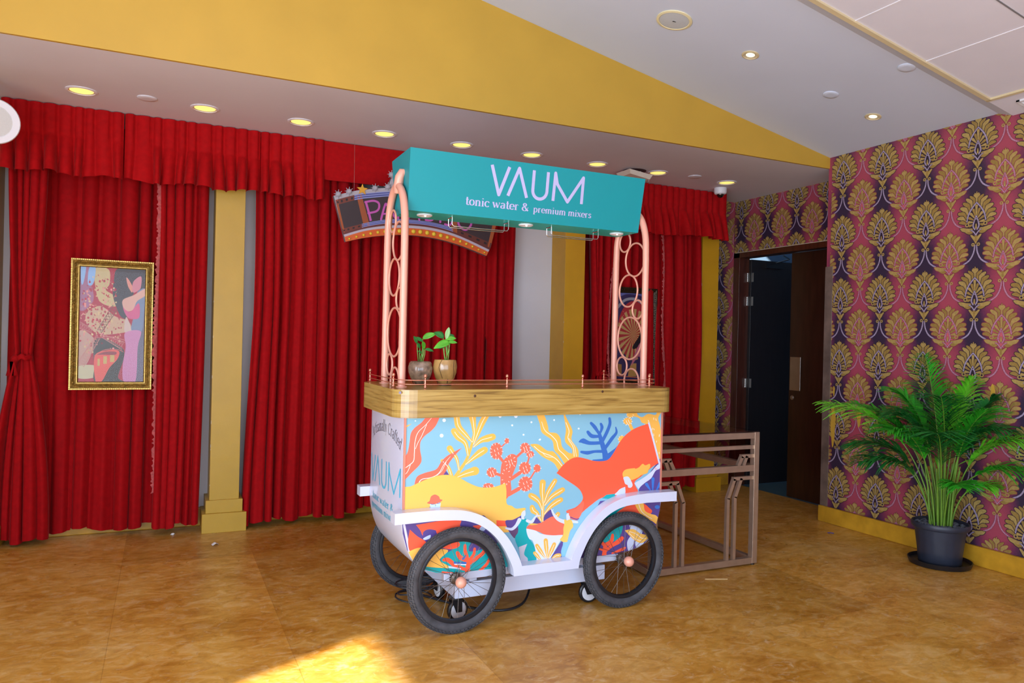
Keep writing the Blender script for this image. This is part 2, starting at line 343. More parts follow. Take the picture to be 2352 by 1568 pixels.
# ------------------------------------------------------------------ lettering
# serif alphabet, x-height 1; every entry: advance, list of (points, kind) kind V thick stem, H hair, A auto contrast arc
def arc(cx, cy, rx, ry, a0, a1, n=14): return [(cx+rx*math.cos(math.radians(a0+(a1-a0)*i/n)), cy+ry*math.sin(math.radians(a0+(a1-a0)*i/n))) for i in range(n+1)]
def sf(x, y, w_=0.2): return ([(x-w_, y), (x+w_, y)], 'H')
SERIF = {
 't': (0.62, [([(0.28,1.38),(0.28,0.2)],'V'), (arc(0.46,0.2,0.18,0.17,180,330),'A'), ([(0.05,0.97),(0.58,0.97)],'H')]),
 'o': (0.95, [(arc(0.46,0.5,0.35,0.48,0,360,24),'A')]),
 'n': (1.05, [([(0.22,0),(0.22,0.97)],'V'), (arc(0.5,0.66,0.27,0.31,170,0),'A'), ([(0.77,0.7),(0.77,0)],'V'), sf(0.22,0.03), sf(0.77,0.03), ([(0.05,0.95),(0.22,0.95)],'H')]),
 'i': (0.52, [([(0.25,0),(0.25,0.97)],'V'), sf(0.25,0.03), ([(0.07,0.95),(0.25,0.95)],'H'), ([(0.25,1.28),(0.25,1.42)],'V')]),
 'c': (0.85, [(arc(0.48,0.5,0.35,0.48,40,318,20),'A'), ([(0.72,0.76),(0.74,0.82)],'V')]),
 'w': (1.35, [([(0.12,0.95),(0.42,0.05)],'V'), ([(0.42,0.05),(0.68,0.9)],'H'), ([(0.62,0.95),(0.92,0.05)],'V'), ([(0.92,0.05),(1.2,0.95)],'H'), sf(0.14,0.96,0.16), sf(1.18,0.96,0.14)]),
 'a': (0.92, [(arc(0.42,0.7,0.26,0.27,150,0),'A'), ([(0.68,0.72),(0.68,0.1)],'V'), (arc(0.38,0.27,0.26,0.25,60,330),'A'), ([(0.68,0.08),(0.86,0.06)],'H'), ([(0.2,0.78),(0.22,0.84)],'V')]),
 'e': (0.88, [(arc(0.46,0.5,0.35,0.48,0,318,20),'A'), ([(0.14,0.52),(0.8,0.52)],'H')]),
 'r': (0.78, [([(0.24,0),(0.24,0.97)],'V'), (arc(0.5,0.7,0.25,0.26,170,60),'A'), ([(0.62,0.86),(0.64,0.9)],'V'), sf(0.24,0.03), ([(0.06,0.95),(0.24,0.95)],'H')]),
 'p': (1.0, [([(0.24,-0.45),(0.24,0.97)],'V'), (arc(0.5,0.5,0.34,0.47,140,-140,20),'A'), sf(0.24,-0.43), ([(0.06,0.95),(0.24,0.95)],'H')]),
 'm': (1.55, [([(0.22,0),(0.22,0.97)],'V'), (arc(0.48,0.66,0.25,0.31,170,0),'A'), ([(0.73,0.7),(0.73,0)],'V'), (arc(1.0,0.66,0.27,0.31,170,0),'A'), ([(1.27,0.7),(1.27,0)],'V'), sf(0.22,0.03,0.17), sf(0.73,0.03,0.17), sf(1.27,0.03,0.17)]),
 'u': (1.05, [([(0.24,0.97),(0.24,0.35)],'V'), (arc(0.5,0.35,0.26,0.32,180,350),'A'), ([(0.77,0.97),(0.77,0)],'V'), ([(0.06,0.95),(0.24,0.95)],'H'), ([(0.6,0.95),(0.77,0.95)],'H'), ([(0.77,0.03),(0.95,0.03)],'H')]),
 'x': (0.95, [([(0.16,0.95),(0.76,0.05)],'V'), ([(0.72,0.95),(0.18,0.05)],'H'), sf(0.18,0.96,0.15), sf(0.74,0.96,0.13), sf(0.17,0.03,0.13), sf(0.77,0.03,0.15)]),
 's': (0.75, [([(0.62,0.8),(0.5,0.95),(0.3,0.95),(0.16,0.8),(0.2,0.62),(0.55,0.42),(0.62,0.22),(0.5,0.05),(0.28,0.04),(0.12,0.2)],'A')]),
 'l': (0.5, [([(0.24,0),(0.24,1.5)],'V'), sf(0.24,0.03), ([(0.06,1.48),(0.24,1.48)],'H')]),
 'y': (0.92, [([(0.14,0.95),(0.46,0.05)],'V'), ([(0.76,0.95),(0.46,0.05),(0.34,-0.35),(0.16,-0.4)],'H'), sf(0.16,0.96,0.14), sf(0.75,0.96,0.13)]),
 'f': (0.6, [([(0.26,0),(0.26,1.2)],'V'), (arc(0.46,1.2,0.2,0.27,180,50),'A'), sf(0.26,0.03), ([(0.06,0.95),(0.55,0.95)],'H')]),
 'd': (1.0, [([(0.74,0),(0.74,1.5)],'V'), (arc(0.46,0.5,0.33,0.47,40,320,20),'A'), ([(0.57,1.48),(0.74,1.48)],'H'), ([(0.74,0.03),(0.92,0.03)],'H')]),
 'A': (1.3, [([(0.62,1.42),(0.2,0.03)],'H'), ([(0.62,1.42),(1.06,0.03)],'V'), ([(0.34,0.48),(0.9,0.48)],'H'), sf(0.2,0.03,0.16), sf(1.06,0.03,0.2)]),
 'C': (1.25, [(arc(0.66,0.7,0.52,0.7,45,315,24),'A'), ([(1.02,1.2),(1.04,0.95)],'H')]),
 '&': (1.35, [(arc(0.52,1.1,0.24,0.26,-60,250,16),'A'), ([(0.42,0.88),(0.75,0.4),(1.12,0.04)],'V'), (arc(0.5,0.38,0.36,0.37,120,330,18),'A'), ([(0.82,0.2),(1.05,0.5),(1.1,0.72)],'H')]),
 ' ': (0.5, []),
}
def build_words(Q, fn, mt, name, parent):
    for wd in sorted({q[0] for q in Q}):
        m = MB()
        for i, (wi, q, cx) in enumerate(Q):
            if wi == wd: m.face([fn(a, b, i, cx) for a, b in q])
        m.build(name, mt, parent)
def letter_quads(pts, kind, thick, thin):
    out = []
    for i in range(len(pts)-1):
        (x0, y0), (x1, y1) = pts[i], pts[i+1]; dx, dy = x1-x0, y1-y0; l = math.hypot(dx, dy)
        if l < 1e-6: continue
        w_ = {'V': thick, 'H': thin}.get(kind) or (thin + (thick-thin)*abs(dy/l)**1.6)
        e = 0 if kind != 'A' else min(0.02, l*0.3); nx, ny = -dy/l*w_/2, dx/l*w_/2; ex, ey = dx/l*e, dy/l*e
        out.append([(x0+nx-ex, y0+ny-ey), (x1+nx+ex, y1+ny+ey), (x1-nx+ex, y1-ny+ey), (x0-nx-ex, y0-ny-ey)])
    return out
def serif_text(txt, thick=0.24, thin=0.07):
    x = 0; out = []; wi = 0
    for ch in txt:
        adv, strokes = SERIF[ch]; wi += (ch == ' ')
        for pts, kd in strokes:
            for q in letter_quads(pts, kd, thick, thin): out.append((wi, [(a+x, b) for a, b in q], x+adv/2))
        x += adv
    return x, out
VAUM = [[(0, 1), (.32, 0), (.65, 1)], [(.66, 0), (1.02, 1), (1.37, 0)],
        [(1.585, 1), (1.585, .30)] + [(1.86+.275*math.cos(PI+PI*i/14), .30-.29*math.sin(PI*i/14)) for i in range(1, 14)] + [(2.135, .30), (2.135, 1)],
        [(2.40, 0), (2.42, 1), (2.52, .62), (2.98, .02), (3.55, .96), (3.55, 0)]]
def logo_quads(w_):
    out = []
    for s_ in VAUM:
        for i in range(len(s_)-1):
            (x0, y0), (x1, y1) = s_[i], s_[i+1]; dx, dy = x1-x0, y1-y0; l = math.hypot(dx, dy); nx, ny = -dy/l*w_/2, dx/l*w_/2
            out.append([(x0+nx, y0+ny), (x1+nx, y1+ny), (x1-nx, y1-ny), (x0-nx, y0-ny)])
        for p in s_[1:-1]: out.append([(p[0]+w_/2*math.cos(2*PI*j/10), p[1]+w_/2*math.sin(2*PI*j/10)) for j in range(10)])
    return out

# ================================================================== THE ROOM
XW, XD, YB, YS, ZS = 4.87, 5.226, 5.905, 4.385, 2.857      # right wall, door wall, back wall, bulkhead, soffit height
struct(bx(-2.4, 5.30, -2.7, 6.0, -0.06, 0).build('floor', floor_mat()))
def zc(x): return 2.944 + (XW-x)*0.2            # sloped ceiling
m = MB(); m.k = 0
m.box(-2.3, 5.30, YB, YB+0.12, 0, 3.0)
struct(m.build('wall_back', WHITEWALL))
# soffit + bulkhead + sloped ceiling
struct(bx(-2.3, 5.40, YS+0.02, 6.02, ZS, ZS+0.05).build('ceiling', SOFFIT))
m = MB(); m.prism([(-2.3, ZS), (XW, ZS), (XW, zc(XW)), (-2.3, zc(-2.3))], lambda a, b: (a, YS, b), lambda a, b: (a, YS+0.02, b))
struct(m.build('wall_bulkhead', YELLOW))
def slope_slab(x0, x1, y0, y1, dz, t, mb):
    mb.prism([(x0, zc(x0)+dz), (x1, zc(x1)+dz), (x1, zc(x1)+dz+t), (x0, zc(x0)+dz+t)], lambda a, b: (a, y0, b), lambda a, b: (a, y1, b))
m = MB(); slope_slab(-2.3, 5.05, 3.04, YS, 0, 0.06, m)
# shallow step down around the panelled field
m.face([(-2.3, 3.04, zc(-2.3)), (5.05, 3.04, zc(5.05)), (5.05, 2.95, zc(5.05)-0.035), (-2.3, 2.95, zc(-2.3)-0.035)])
struct(m.build('ceiling', CEIL))
m = MB(); slope_slab(-2.3, 5.05, -2.6, 2.95, -0.035, 0.06, m); struct(m.build('ceiling', TILEC))
# cream border strips and joints of the ceiling panels
m = MB()
def ztr(x): return zc(x)-0.035
m.prism([(-2.3, ztr(-2.3)-0.012), (4.60, ztr(4.60)-0.012), (4.60, ztr(4.6)+0.003), (-2.3, ztr(-2.3)+0.003)], lambda a, b: (a, 2.915, b), lambda a, b: (a, 2.945, b))
m.prism([(4.585, ztr(4.585)-0.012), (4.605, ztr(4.605)-0.012), (4.605, ztr(4.605)+0.003), (4.585, ztr(4.585)+0.003)], lambda a, b: (a, -2.5, b), lambda a, b: (a, 2.945, b))
struct(m.build('trim_1', CREAM))
JOINT = mat('pale joint', (226, 226, 232), 0.5, noise=0.02)  # pale line between the ceiling boards
JDARK = mat('dark joint', (120, 118, 120), 0.6, noise=0.02)
for i, xx in enumerate((2.82, 3.405, 3.99)):
    m = MB(); m.prism([(xx-0.004, ztr(xx-0.004)-0.003), (xx+0.004, ztr(xx+0.004)-0.003), (xx+0.004, ztr(xx+0.004)+0.004), (xx-0.004, ztr(xx-0.004)+0.004)], lambda a, b: (a, -2.5, b), lambda a, b: (a, 2.93, b))
    struct(m.build('trim_%d' % (i+2), JOINT))
m = MB(); m.prism([(-2.2, ztr(-2.2)-0.003), (4.58, ztr(4.58)-0.003), (4.58, ztr(4.58)+0.004), (-2.2, ztr(-2.2)+0.004)], lambda a, b: (a, 2.326, b), lambda a, b: (a, 2.334, b))
struct(m.build('trim_5', JDARK))

# ---- wallpaper: ground material + printed damask as thin relief in the same mesh
GOLD1 = mat('wallpaper gold', (152, 124, 64), 0.38, 0.15, noise=0.16, scale=60)
GOLD2 = mat('wallpaper pale gold', (172, 146, 84), 0.38, 0.15, noise=0.14, scale=60)
INKD = mat('wallpaper aubergine ink', (44, 28, 44), 0.5, noise=0.1)
INKR = mat('wallpaper crimson ink', (130, 52, 60), 0.5, noise=0.1)
SILV = mat('wallpaper silver cord', (160, 146, 172), 0.4, 0.1, noise=0.35, scale=160)
SILR = mat('wallpaper mauve cord', (176, 122, 146), 0.4, 0.1, noise=0.35, scale=160)
PNK = mat('wallpaper rose core', (192, 92, 104), 0.45, noise=0.12)
def motif(kind):
    """list of (layer, material index, polygon) in units of the motif height 0.36; origin at the tip, y down"""
    out = []; ink = 1 if kind == 'd' else 2; sil = 3 if kind == 'd' else 4; core = 1 if kind == 'd' else 5
    def S(pts, ws, mi, lay, mirror=True, ol=0.022, cap=True):
        for sg in ((1, -1) if mirror else (1,)):
            P = [(sg*x, y) for x, y in pts]
            if ol:
                for q in stroke(P, [v+ol for v in ws], 3): out.append((lay-0.12, ink, q))
            for q in stroke(P, list(ws), 3, cap): out.append((lay, mi, q))
    # dark ground inside the palmette
    out.append((1, core, smooth_poly([(0, -.16), (.11, -.30), (.19, -.46), (.18, -.60), (.09, -.74), (0, -.80), (-.09, -.74), (-.18, -.60), (-.19, -.46), (-.11, -.30)], True, 3)))
    leaves = [([(.03, -.22), (.025, -.12), (.05, -.05)], (.04, .07, .02)), ([(.06, -.25), (.065, -.14), (.12, -.075)], (.04, .085, .03)),
              ([(.10, -.30), (.12, -.18), (.185, -.12)], (.04, .092, .045)), ([(.135, -.35), (.17, -.24), (.24, -.19)], (.04, .094, .05)),
              ([(.165, -.41), (.215, -.31), (.285, -.275)], (.04, .095, .055)), ([(.19, -.47), (.25, -.39), (.325, -.37)], (.04, .09, .06)),
              ([(.205, -.53), (.27, -.46), (.34, -.455)], (.04, .08, .05)), ([(.20, -.57), (.26, -.54), (.31, -.54)], (.04, .07, .045))]
    for i, (p, w_) in enumerate(leaves): S(p, w_, 0 if i % 2 else 6, 3+0.25*i)
    S([(0, -.10), (0, 0)], (.05, .01), 6, 3, False); S([(.01, -.06), (.035, -.03)], (.03, .02), 6, 3)
    S([(0, -.20), (.085, -.30), (.15, -.42), (.175, -.54)], (.02, .026, .026, .02), sil, 5, ol=0.012)
    for i, p in enumerate([[(0, -.44), (0, -.26)], [(.02, -.45), (.055, -.33)], [(.035, -.48), (.10, -.40)], [(.05, -.52), (.125, -.475)], [(.055, -.56), (.135, -.55)], [(.05, -.60), (.12, -.62)]]):
        S(p, (.02, .05), 6 if i % 2 == 0 else 0, 5, i > 0, ol=0.016)
    S([(0, -.44), (.035, -.54), (.055, -.63), (.02, -.70)], (.012, .022, .026, .02), sil, 7, ol=0.01)
    S([(0, -.50), (.03, -.52)], (.012, .012), sil, 7, ol=0.008); S([(0, -.60), (0, -.67)], (.02, .035), 6, 7, False, ol=0.01)
    S([(.0, -.80), (.05, -.73), (.10, -.70)], (.02, .022, .012), sil, 7, ol=0.01)
    for a in range(6):                                                        # volutes
        t0, t1 = a*PI/3, (a+1)*PI/3
        S([(.17+.032*math.cos(t0), -.60+.032*math.sin(t0)), (.17+.032*math.cos(t1), -.60+.032*math.sin(t1))], (.02, .02), 6, 5, ol=0.01)
        S([(.05+.024*math.cos(t0), -.975+.024*math.sin(t0)), (.05+.024*math.cos(t1), -.975+.024*math.sin(t1))], (.018, .018), 6, 5, ol=0.008)
    S([(.08, -.69), (.16, -.70), (.25, -.675), (.30, -.65)], (.04, .075, .07, .01), 6, 5); S([(.06, -.735), (.12, -.75), (.19, -.735)], (.04, .06, .02), 0, 5)
    S([(0, -.94), (.035, -.86), (.09, -.80)], (.02, .055, .03), 6, 5); S([(0, -.95), (0, -.80)], (.03, .05), 0, 5, False)
    # hanging cords to the neighbours
    S([(.018, -.99), (.035, -1.12), (.11, -1.26), (.25, -1.345)], (.022, .026, .028, .026), sil, 4, ol=0.014)
    return out
MOT = {'d': motif('d'), 'p': motif('p')}
WMATS = lambda ground: [GOLD1, INKD, INKR, SILV, SILR, PNK, GOLD2, ground]
def paper(name, u0, u1, z0, z1, ud, to3d, ground, parent=None, mb0=None):
    """u along the wall, dark columns at ud + 0.36 k, to3d(u, z, off)"""
    mb = mb0 or MB(); H = 0.36; clip = [(u0, z0), (u1, z0), (u1, z1), (u0, z1)]
    k0 = int(math.floor((u0-ud)/0.18))-2; k1 = int(math.ceil((u1-ud)/0.18))+2
    for k in range(k0, k1+1):
        kind = 'd' if k % 2 == 0 else 'p'; uc = ud+k*0.18
        zt = 2.962 if kind == 'd' else 3.212
        while zt > z0-0.1:
            if zt-0.52 < z1:
                for qn, (lay, mi, q) in enumerate(MOT[kind]):
                    P = [(uc+x*H, zt+y*H) for x, y in q]
                    a = sum(P[i][0]*P[(i+1) % len(P)][1]-P[(i+1) % len(P)][0]*P[i][1] for i in range(len(P)))
                    if a < 0: P.reverse()
                    if min(p[0] for p in P) > u1 or max(p[0] for p in P) < u0 or min(p[1] for p in P) > z1 or max(p[1] for p in P) < z0: continue
                    if min(p[0] for p in P) < u0 or max(p[0] for p in P) > u1 or min(p[1] for p in P) < z0 or max(p[1] for p in P) > z1: P = clip_convex(P, clip)
                    if len(P) >= 3: mb.face([to3d(a_, b_, 0.0006+lay*0.00025+((qn*0.618) % 1.0)*0.00002) for a_, b_ in P], mi)
            zt -= 0.50
    return mb
GR = wallpaper_mat('damask wallpaper ground', 1, 3.53, 2.03)
GD = wallpaper_mat('damask wallpaper ground by door', 1, 5.07, 2.03)
GB = wallpaper_mat('damask wallpaper ground back', 0, 5.05, 2.03)
m = MB(); m.k = 7; m.prism([(XW, 0), (XW+0.36, 0), (XW+0.36, zc(XW+0.36)+0.02), (XW, zc(XW)+0.02)], lambda a, b: (a, -2.6, b), lambda a, b: (a, YS+0.01, b))
paper('w', 2.2, 4.36, 0.13, 2.95, 3.53, lambda u, z, o: (XW-o, u, z), GR, mb0=m)
struct(m.build('wall_right', WMATS(GR)))
# door wall, with the opening 4.62..5.80 wide, 2.29 high
m = MB(); m.k = 7
for a in ((XD, XD+0.12, YS+0.01, 4.60, 0, ZS), (XD, XD+0.12, 5.885, 6.0, 0, ZS), (XD, XD+0.12, 4.60, 5.885, 2.338, ZS)): m.box(*a)
paper('w', YS+0.01, 4.60, 0.12, ZS, 5.07, lambda u, z, o: (XD-o, u, z), GD, mb0=m)
paper('w', 4.60, 5.88, 2.338, ZS, 5.07, lambda u, z, o: (XD-o, u, z), GD, mb0=m)
struct(m.build('wall_doorway', WMATS(GD)))
m = MB(); m.k = 7; m.box(4.86, XD, YB-0.012, YB, 0.0, ZS)
paper('w', 4.86, XD, 0.12, ZS, 5.05, lambda u, z, o: (u, YB-0.012-o, z), GB, mb0=m)
struct(m.build('wall_corner', WMATS(GB)))
# baseboards
struct(bx(XW-0.032, XW, -2.5, 4.40, 0, 0.128).build('baseboard_right', STONEB, bevel=0.008))
struct(bx(4.86, XD-0.03, YB-0.045, YB-0.012, 0, 0.12).build('baseboard_corner', STONEB, bevel=0.004))
struct(bx(-2.2, 4.64, YB-0.035, YB, 0, 0.13).build('baseboard_back', STONEB, bevel=0.004))
# worn edging strip of the right wall's end
m = MB(); m.box(XW-0.006, XW+0.002, YS-0.055, YS+0.018, 0.12, 2.06); struct(m.build('trim_6', mat('worn aluminium edging', (118, 102, 92), 0.45, 0.4, noise=0.35, scale=7), bevel=0.001))
# torn paper patches with yellow paint
m = MB()
for (y0, y1, z0, z1) in ((4.27, 4.315, 0.62, 0.95), (4.03, 4.07, 0.80, 0.98), (4.285, 4.30, 1.02, 1.10), (3.02, 3.05, 1.02, 1.20)):
    n = 14; pts = [((y0+y1)/2+(y1-y0)/2*math.cos(2*PI*i/n)*random.Random(i).uniform(.7, 1.2), (z0+z1)/2+(z1-z0)/2*math.sin(2*PI*i/n)*random.Random(i+9).uniform(.8, 1.15)) for i in range(n)]
    m.prism(pts, lambda a, b: (XW-0.0035, a, b), lambda a, b: (XW, a, b))
struct(m.build('trim_7', YELLOW))
# pillars of the back wall
PMATS = [GOLDP, CHIP]
GOLDP_SHADED = mat('shaded yellow pillar paint', (198, 146, 22), 0.4, noise=0.08, scale=4, bump=0.15, bscale=14)  # deeper yellow for the far pillars; their shade is put into the colour
def pillar(x0, x1, yf, label, paint=None):
    m = MB(); m.box(x0, x1, yf, YB, 0.2, ZS); m.box(x0-0.024, x1+0.024, yf-0.02, YB, 0.135, 0.225); m.box(x0-0.048, x1+0.050, yf-0.004-0.04, YB, 0, 0.135)
    rnd = random.Random(int(x0*100)); m.k = 1
    for i in range(7):
        z = rnd.uniform(0.3, 2.3); h = rnd.uniform(0.008, 0.03); m.box(x0-0.0007, x0+0.003, yf-0.0007, yf+0.003, z, z+h)
    o = struct(m.build('pillar', [paint or GOLDP, CHIP], bevel=0.003)); o['label'] = label
pillar(0.315, 0.512, 5.655, 'square yellow pillar between the two left curtain bays, stepped base on the floor')
pillar(3.143, 3.341, 5.655, 'yellow pillar behind the cart beside the bare white wall', GOLDP_SHADED)
pillar(4.655, 4.855, 5.680, 'yellow pillar at the right end of the curtains by the doorway', GOLDP_SHADED)
pillar(-1.22, -0.975, 5.655, 'yellow pillar at the far left beside the first curtain')
# left and front walls with their openings (behind the camera)
m = MB(); m.box(-2.32, -2.2, 1.88, 6.0, 0, 4.4); m.box(-2.32, -2.2, -2.6, 1.88, 2.4, 4.4); m.box(-2.32, -2.2, -2.6, -1.9, 0, 2.4); struct(m.build('wall_left', WHITEWALL))
m = MB(); m.box(-2.32, -1.8, -2.6, -2.5, 0, 4.4); m.box(3.0, 5.0, -2.6, -2.5, 0, 3.3); m.box(-1.8, 3.0, -2.6, -2.5, 2.55, 4.4); struct(m.build('wall_front', WHITEWALL))

# ---- doorway: frame, two leaves, corridor
m = MB(); m.box(XD-0.004, XD+0.13, 5.80, 5.885, 0, 2.338); m.box(XD-0.004, XD+0.13, 4.60, 5.885, 2.285, 2.338); m.box(XD-0.004, XD+0.13, 4.60, 4.66, 0, 2.338)
struct(m.build('trim_8', FRAMEWOOD, bevel=0.003))
CHP = struct(bx(XD-0.006, XD-0.003, 4.62, 5.86, 2.336, 2.341).build('trim_9', CHIP))
d = bpy.data.objects.new('door_1', None); COL.objects.link(d); d.location = (XD+0.10, 4.70, 0); struct(d); lab(d, 'closed dark brown door leaf with steel push plate on the right of the doorway')
bx(XD+0.085, XD+0.125, 4.665, 5.20, 0.008, 2.28).build('leaf', DARKWOOD, d, bevel=0.002)
bx(XD+0.082, XD+0.086, 5.065, 5.19, 1.0, 1.31).build('push_plate', STEEL, d, bevel=0.001)
m = MB(); m.lathe([(0.021, 0), (0.021, 0.004), (0.018, 0.006), (0.011, 0.006), (0.010, 0.012), (1e-5, 0.012)], (XD+0.086, 5.158, 0.932), 20, frame=(Vector((0,1,0)), Vector((0,0,1)), Vector((-1,0,0)))); m.build('lock', STEEL, d, autosmooth=40)
d = bpy.data.objects.new('door_2', None); COL.objects.link(d); d.location = (XD+0.13, 5.80, 0); struct(d); lab(d, 'open dark door leaf seen through the doorway')
bx(XD+0.12, XD+0.72, 5.765, 5.80, 0.008, 2.275).build('leaf', mat('almost black door veneer', (30, 24, 24), 0.35, noise=0.2, scale=4, stretch=(8, 8, 1)), d, bevel=0.002)
for z in (2.095, 1.855, 1.03):
    m = MB(); m.box(XD+0.105, XD+0.13, 5.798, 5.803, z-0.045, z+0.045); m.box(XD+0.10, XD+0.104, 5.803, 5.835, z-0.045, z+0.045)
    for i in range(5): m.lathe([(0.007, 0), (0.007, 0.014)], (XD+0.103, 5.800, z-0.043+i*0.018), 10)
    m.box(XD+0.128, XD+0.130, 5.74, 5.80, z-0.045, z+0.045)
    m.build('hinge', STEEL, d)
m = MB(); m.box(XD+0.30, XD+0.52, 5.735, 5.765, 2.20, 2.25); m.tube([(XD+0.42, 5.74, 2.255), (XD+0.36, 5.50, 2.268), (XD+0.14, 5.36, 2.276)], 0.006, 8); m.build('door_closer', BLACKP, d)
struct(bx(5.30, 8.6, 3.2, 6.6, -0.05, -0.002).build('floor', mat('teal grey corridor floor', (78, 104, 110), 0.3, noise=0.1)))
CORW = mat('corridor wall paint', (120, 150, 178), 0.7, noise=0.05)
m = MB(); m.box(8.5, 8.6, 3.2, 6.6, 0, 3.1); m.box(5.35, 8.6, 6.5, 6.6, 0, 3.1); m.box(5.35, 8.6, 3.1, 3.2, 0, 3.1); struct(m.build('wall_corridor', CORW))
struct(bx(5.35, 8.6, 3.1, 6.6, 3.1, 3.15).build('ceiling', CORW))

# ================================================================== CURTAINS
def drape_mesh(xl, xr, ztop, zbot, Y, seed, folds_per_m=11, amp=0.045, nrow=34, hemwave=0.012, gather=1.0, dx=0.006, cut=None):
    """xl(t), xr(t): edges with t = 0 at top and 1 at hem"""
    rnd = random.Random(seed); W = xr(0)-xl(0); nf = max(3, int(W*folds_per_m)); e = [0.0]
    for i in range(nf): e.append(e[-1]+rnd.uniform(0.45, 1.6))
    e = [v/e[-1] for v in e]; am = [rnd.uniform(0.35, 1.25) for _ in range(nf+1)]; dr = [rnd.uniform(-1, 1)*0.35/nf for _ in range(nf+1)]
    sharp = [rnd.uniform(0.6, 1.5) for _ in range(nf+1)]; nc = max(24, int(W/dx)); rows = []
    ph = rnd.uniform(0, 6); wal = [rnd.choice((0.0, 0.08, 0.16, 0.24)) for _ in range(nf+1)]
    for r in range(nrow+1):
        t = r/nrow; row = []; ee = [min(1, max(0, e[i]+(dr[i]*t if 0 < i < nf else 0))) for i in range(nf+1)]
        for c in range(nc+1):
            u = c/nc; k = 0
            while k < nf-1 and u > ee[k+1]: k += 1
            s_ = (u-ee[k])/max(1e-4, ee[k+1]-ee[k]); s_ = min(1, max(0, s_))
            a = am[k]*(0.75+0.25*t)
            g_ = wal[k]; sv = min(1, max(0, (s_-g_)/(1-2*g_))); d_ = math.sin(PI*sv)**(0.55+0.3*sharp[k])*amp*1.95*a + 0.15*amp*math.sin(9*t+ph+u*7)
            d_ += 0.10*amp*math.sin(2*PI*s_*3+k)*t
            x = xl(t)+(xr(t)-xl(t))*u - 0.30*amp*a*math.sin(2*PI*s_)
            zb = zbot + hemwave*math.sin(u*nf*1.7+ph) + (hemwave if k % 2 else 0)
            row.append((x, Y-d_*gather, ztop+(zb-ztop)*t))
        rows.append(row)
    m = MB(); m.grid(rows); return m
K = lambda v: (lambda t: v)
FRINGE = mat('pale pink fringe', (176, 78, 76), 0.8, noise=0.3, scale=60)
def fringe(xf, z0, z1, y, seed):
    rnd = random.Random(seed); rows = []; n = int((z0-z1)/0.012)
    for i in range(n+1):
        t = i/n; z = z0+(z1-z0)*t; x = xf(t); j = rnd.uniform(-0.006, 0.012)
        rows.append([(x+0.012+j*0.3, y+0.01, z), (x, y-0.004, z), (x-0.012-j, y+rnd.uniform(-.004, .004), z-0.006)])
    m = MB(); m.grid(rows); return m
def tieback(x, z, y, w_):
    m = MB(); n = 16
    pts = [(x-w_/2-0.004+(w_+0.008)*(i/n), y-0.052*math.sin(PI*i/n)-0.012, z+0.010*math.sin(PI*i/n)) for i in range(n+1)]
    rows = [[(px, py, pz+h+0.006*math.sin(i)) for h in (-0.017, -0.006, 0.006, 0.017)] for i, (px, py, pz) in enumerate(pts)]; m.grid(rows)
    m.sphere((x-w_/2+0.01, y-0.03, z-0.002), 0.022, 12)
    for s_ in (-1, 1):
        rows = [[(x-w_/2-0.005+s_*0.012*t+q, y-0.035, z-0.02-0.09*t) for q in (-0.013-0.008*t, 0.013+0.008*t)] for t in (0, .3, .6, 1)]; m.grid(rows)
    return m
def pinch(top, mid, bot, tm):
    def f(t):
        if t < tm: s_ = (t/tm); s_ = s_**1.9; return top+(mid-top)*s_
        s_ = ((t-tm)/(1-tm)); s_ = 1-(1-s_)**2.2; return mid+(bot-mid)*s_
    return f
# left bay
t = thing('curtain', 'wide red velvet curtain hanging behind the framed picture of the left bay', 'curtain', (-0.3, 5.78, 0), 'red velvet curtains')
drape_mesh(K(-0.93), K(0.03), 2.80, 0.035, 5.855, 11, 9, 0.05).build('drape', RED, t, True)
t = thing('curtain', 'narrow red curtain gathered by a tie at the far left edge', 'curtain', (-0.85, 5.66, 0), 'red velvet curtains')
drape_mesh(pinch(-0.925, -0.855, -0.99, .565), pinch(-0.70, -0.775, -0.66, .565), 2.80, 0.03, 5.72, 5, 26, 0.045, dx=0.003, gather=1.0).build('drape', RED, t, True)
tieback(-0.815, 1.215, 5.665, 0.10).build('tieback', RED, t, True, solid=0.004)
t = thing('curtain', 'red curtain with pale fringe between the framed picture and the left pillar', 'curtain', (0.12, 5.68, 0), 'red velvet curtains')
drape_mesh(lambda q: -0.045+0.01*math.sin(3*q), lambda q: 0.275-0.03*q*q, 2.80, 0.05, 5.735, 21, 19, 0.055).build('drape', RED, t, True)
lab(fringe(lambda q: -0.045+0.006*math.sin(9*q), 2.5, 0.3, 5.66, 3).build('fringe', FRINGE, t, True), 'pale pink tasselled fringe')
# middle bay
t = thing('curtain', 'very wide red curtain hanging in deep folds behind the cart', 'curtain', (1.9, 5.72, 0), 'red velvet curtains')
drape_mesh(K(1.385), K(2.72), 2.56, 0.06, 5.79, 33, 12, 0.055, nrow=30).build('drape', RED, t, True)
t = thing('curtain', 'red curtain right of the left pillar, reaching behind the marquee sign', 'curtain', (0.9, 5.70, 0), 'red velvet curtains')
drape_mesh(lambda q: 0.585-0.03*max(0, q-.45)*2+0.012*math.sin(q*5), lambda q: 1.36+0.03*q, 2.80, 0.035, 5.735, 41, 13, 0.055).build('drape', RED, t, True)
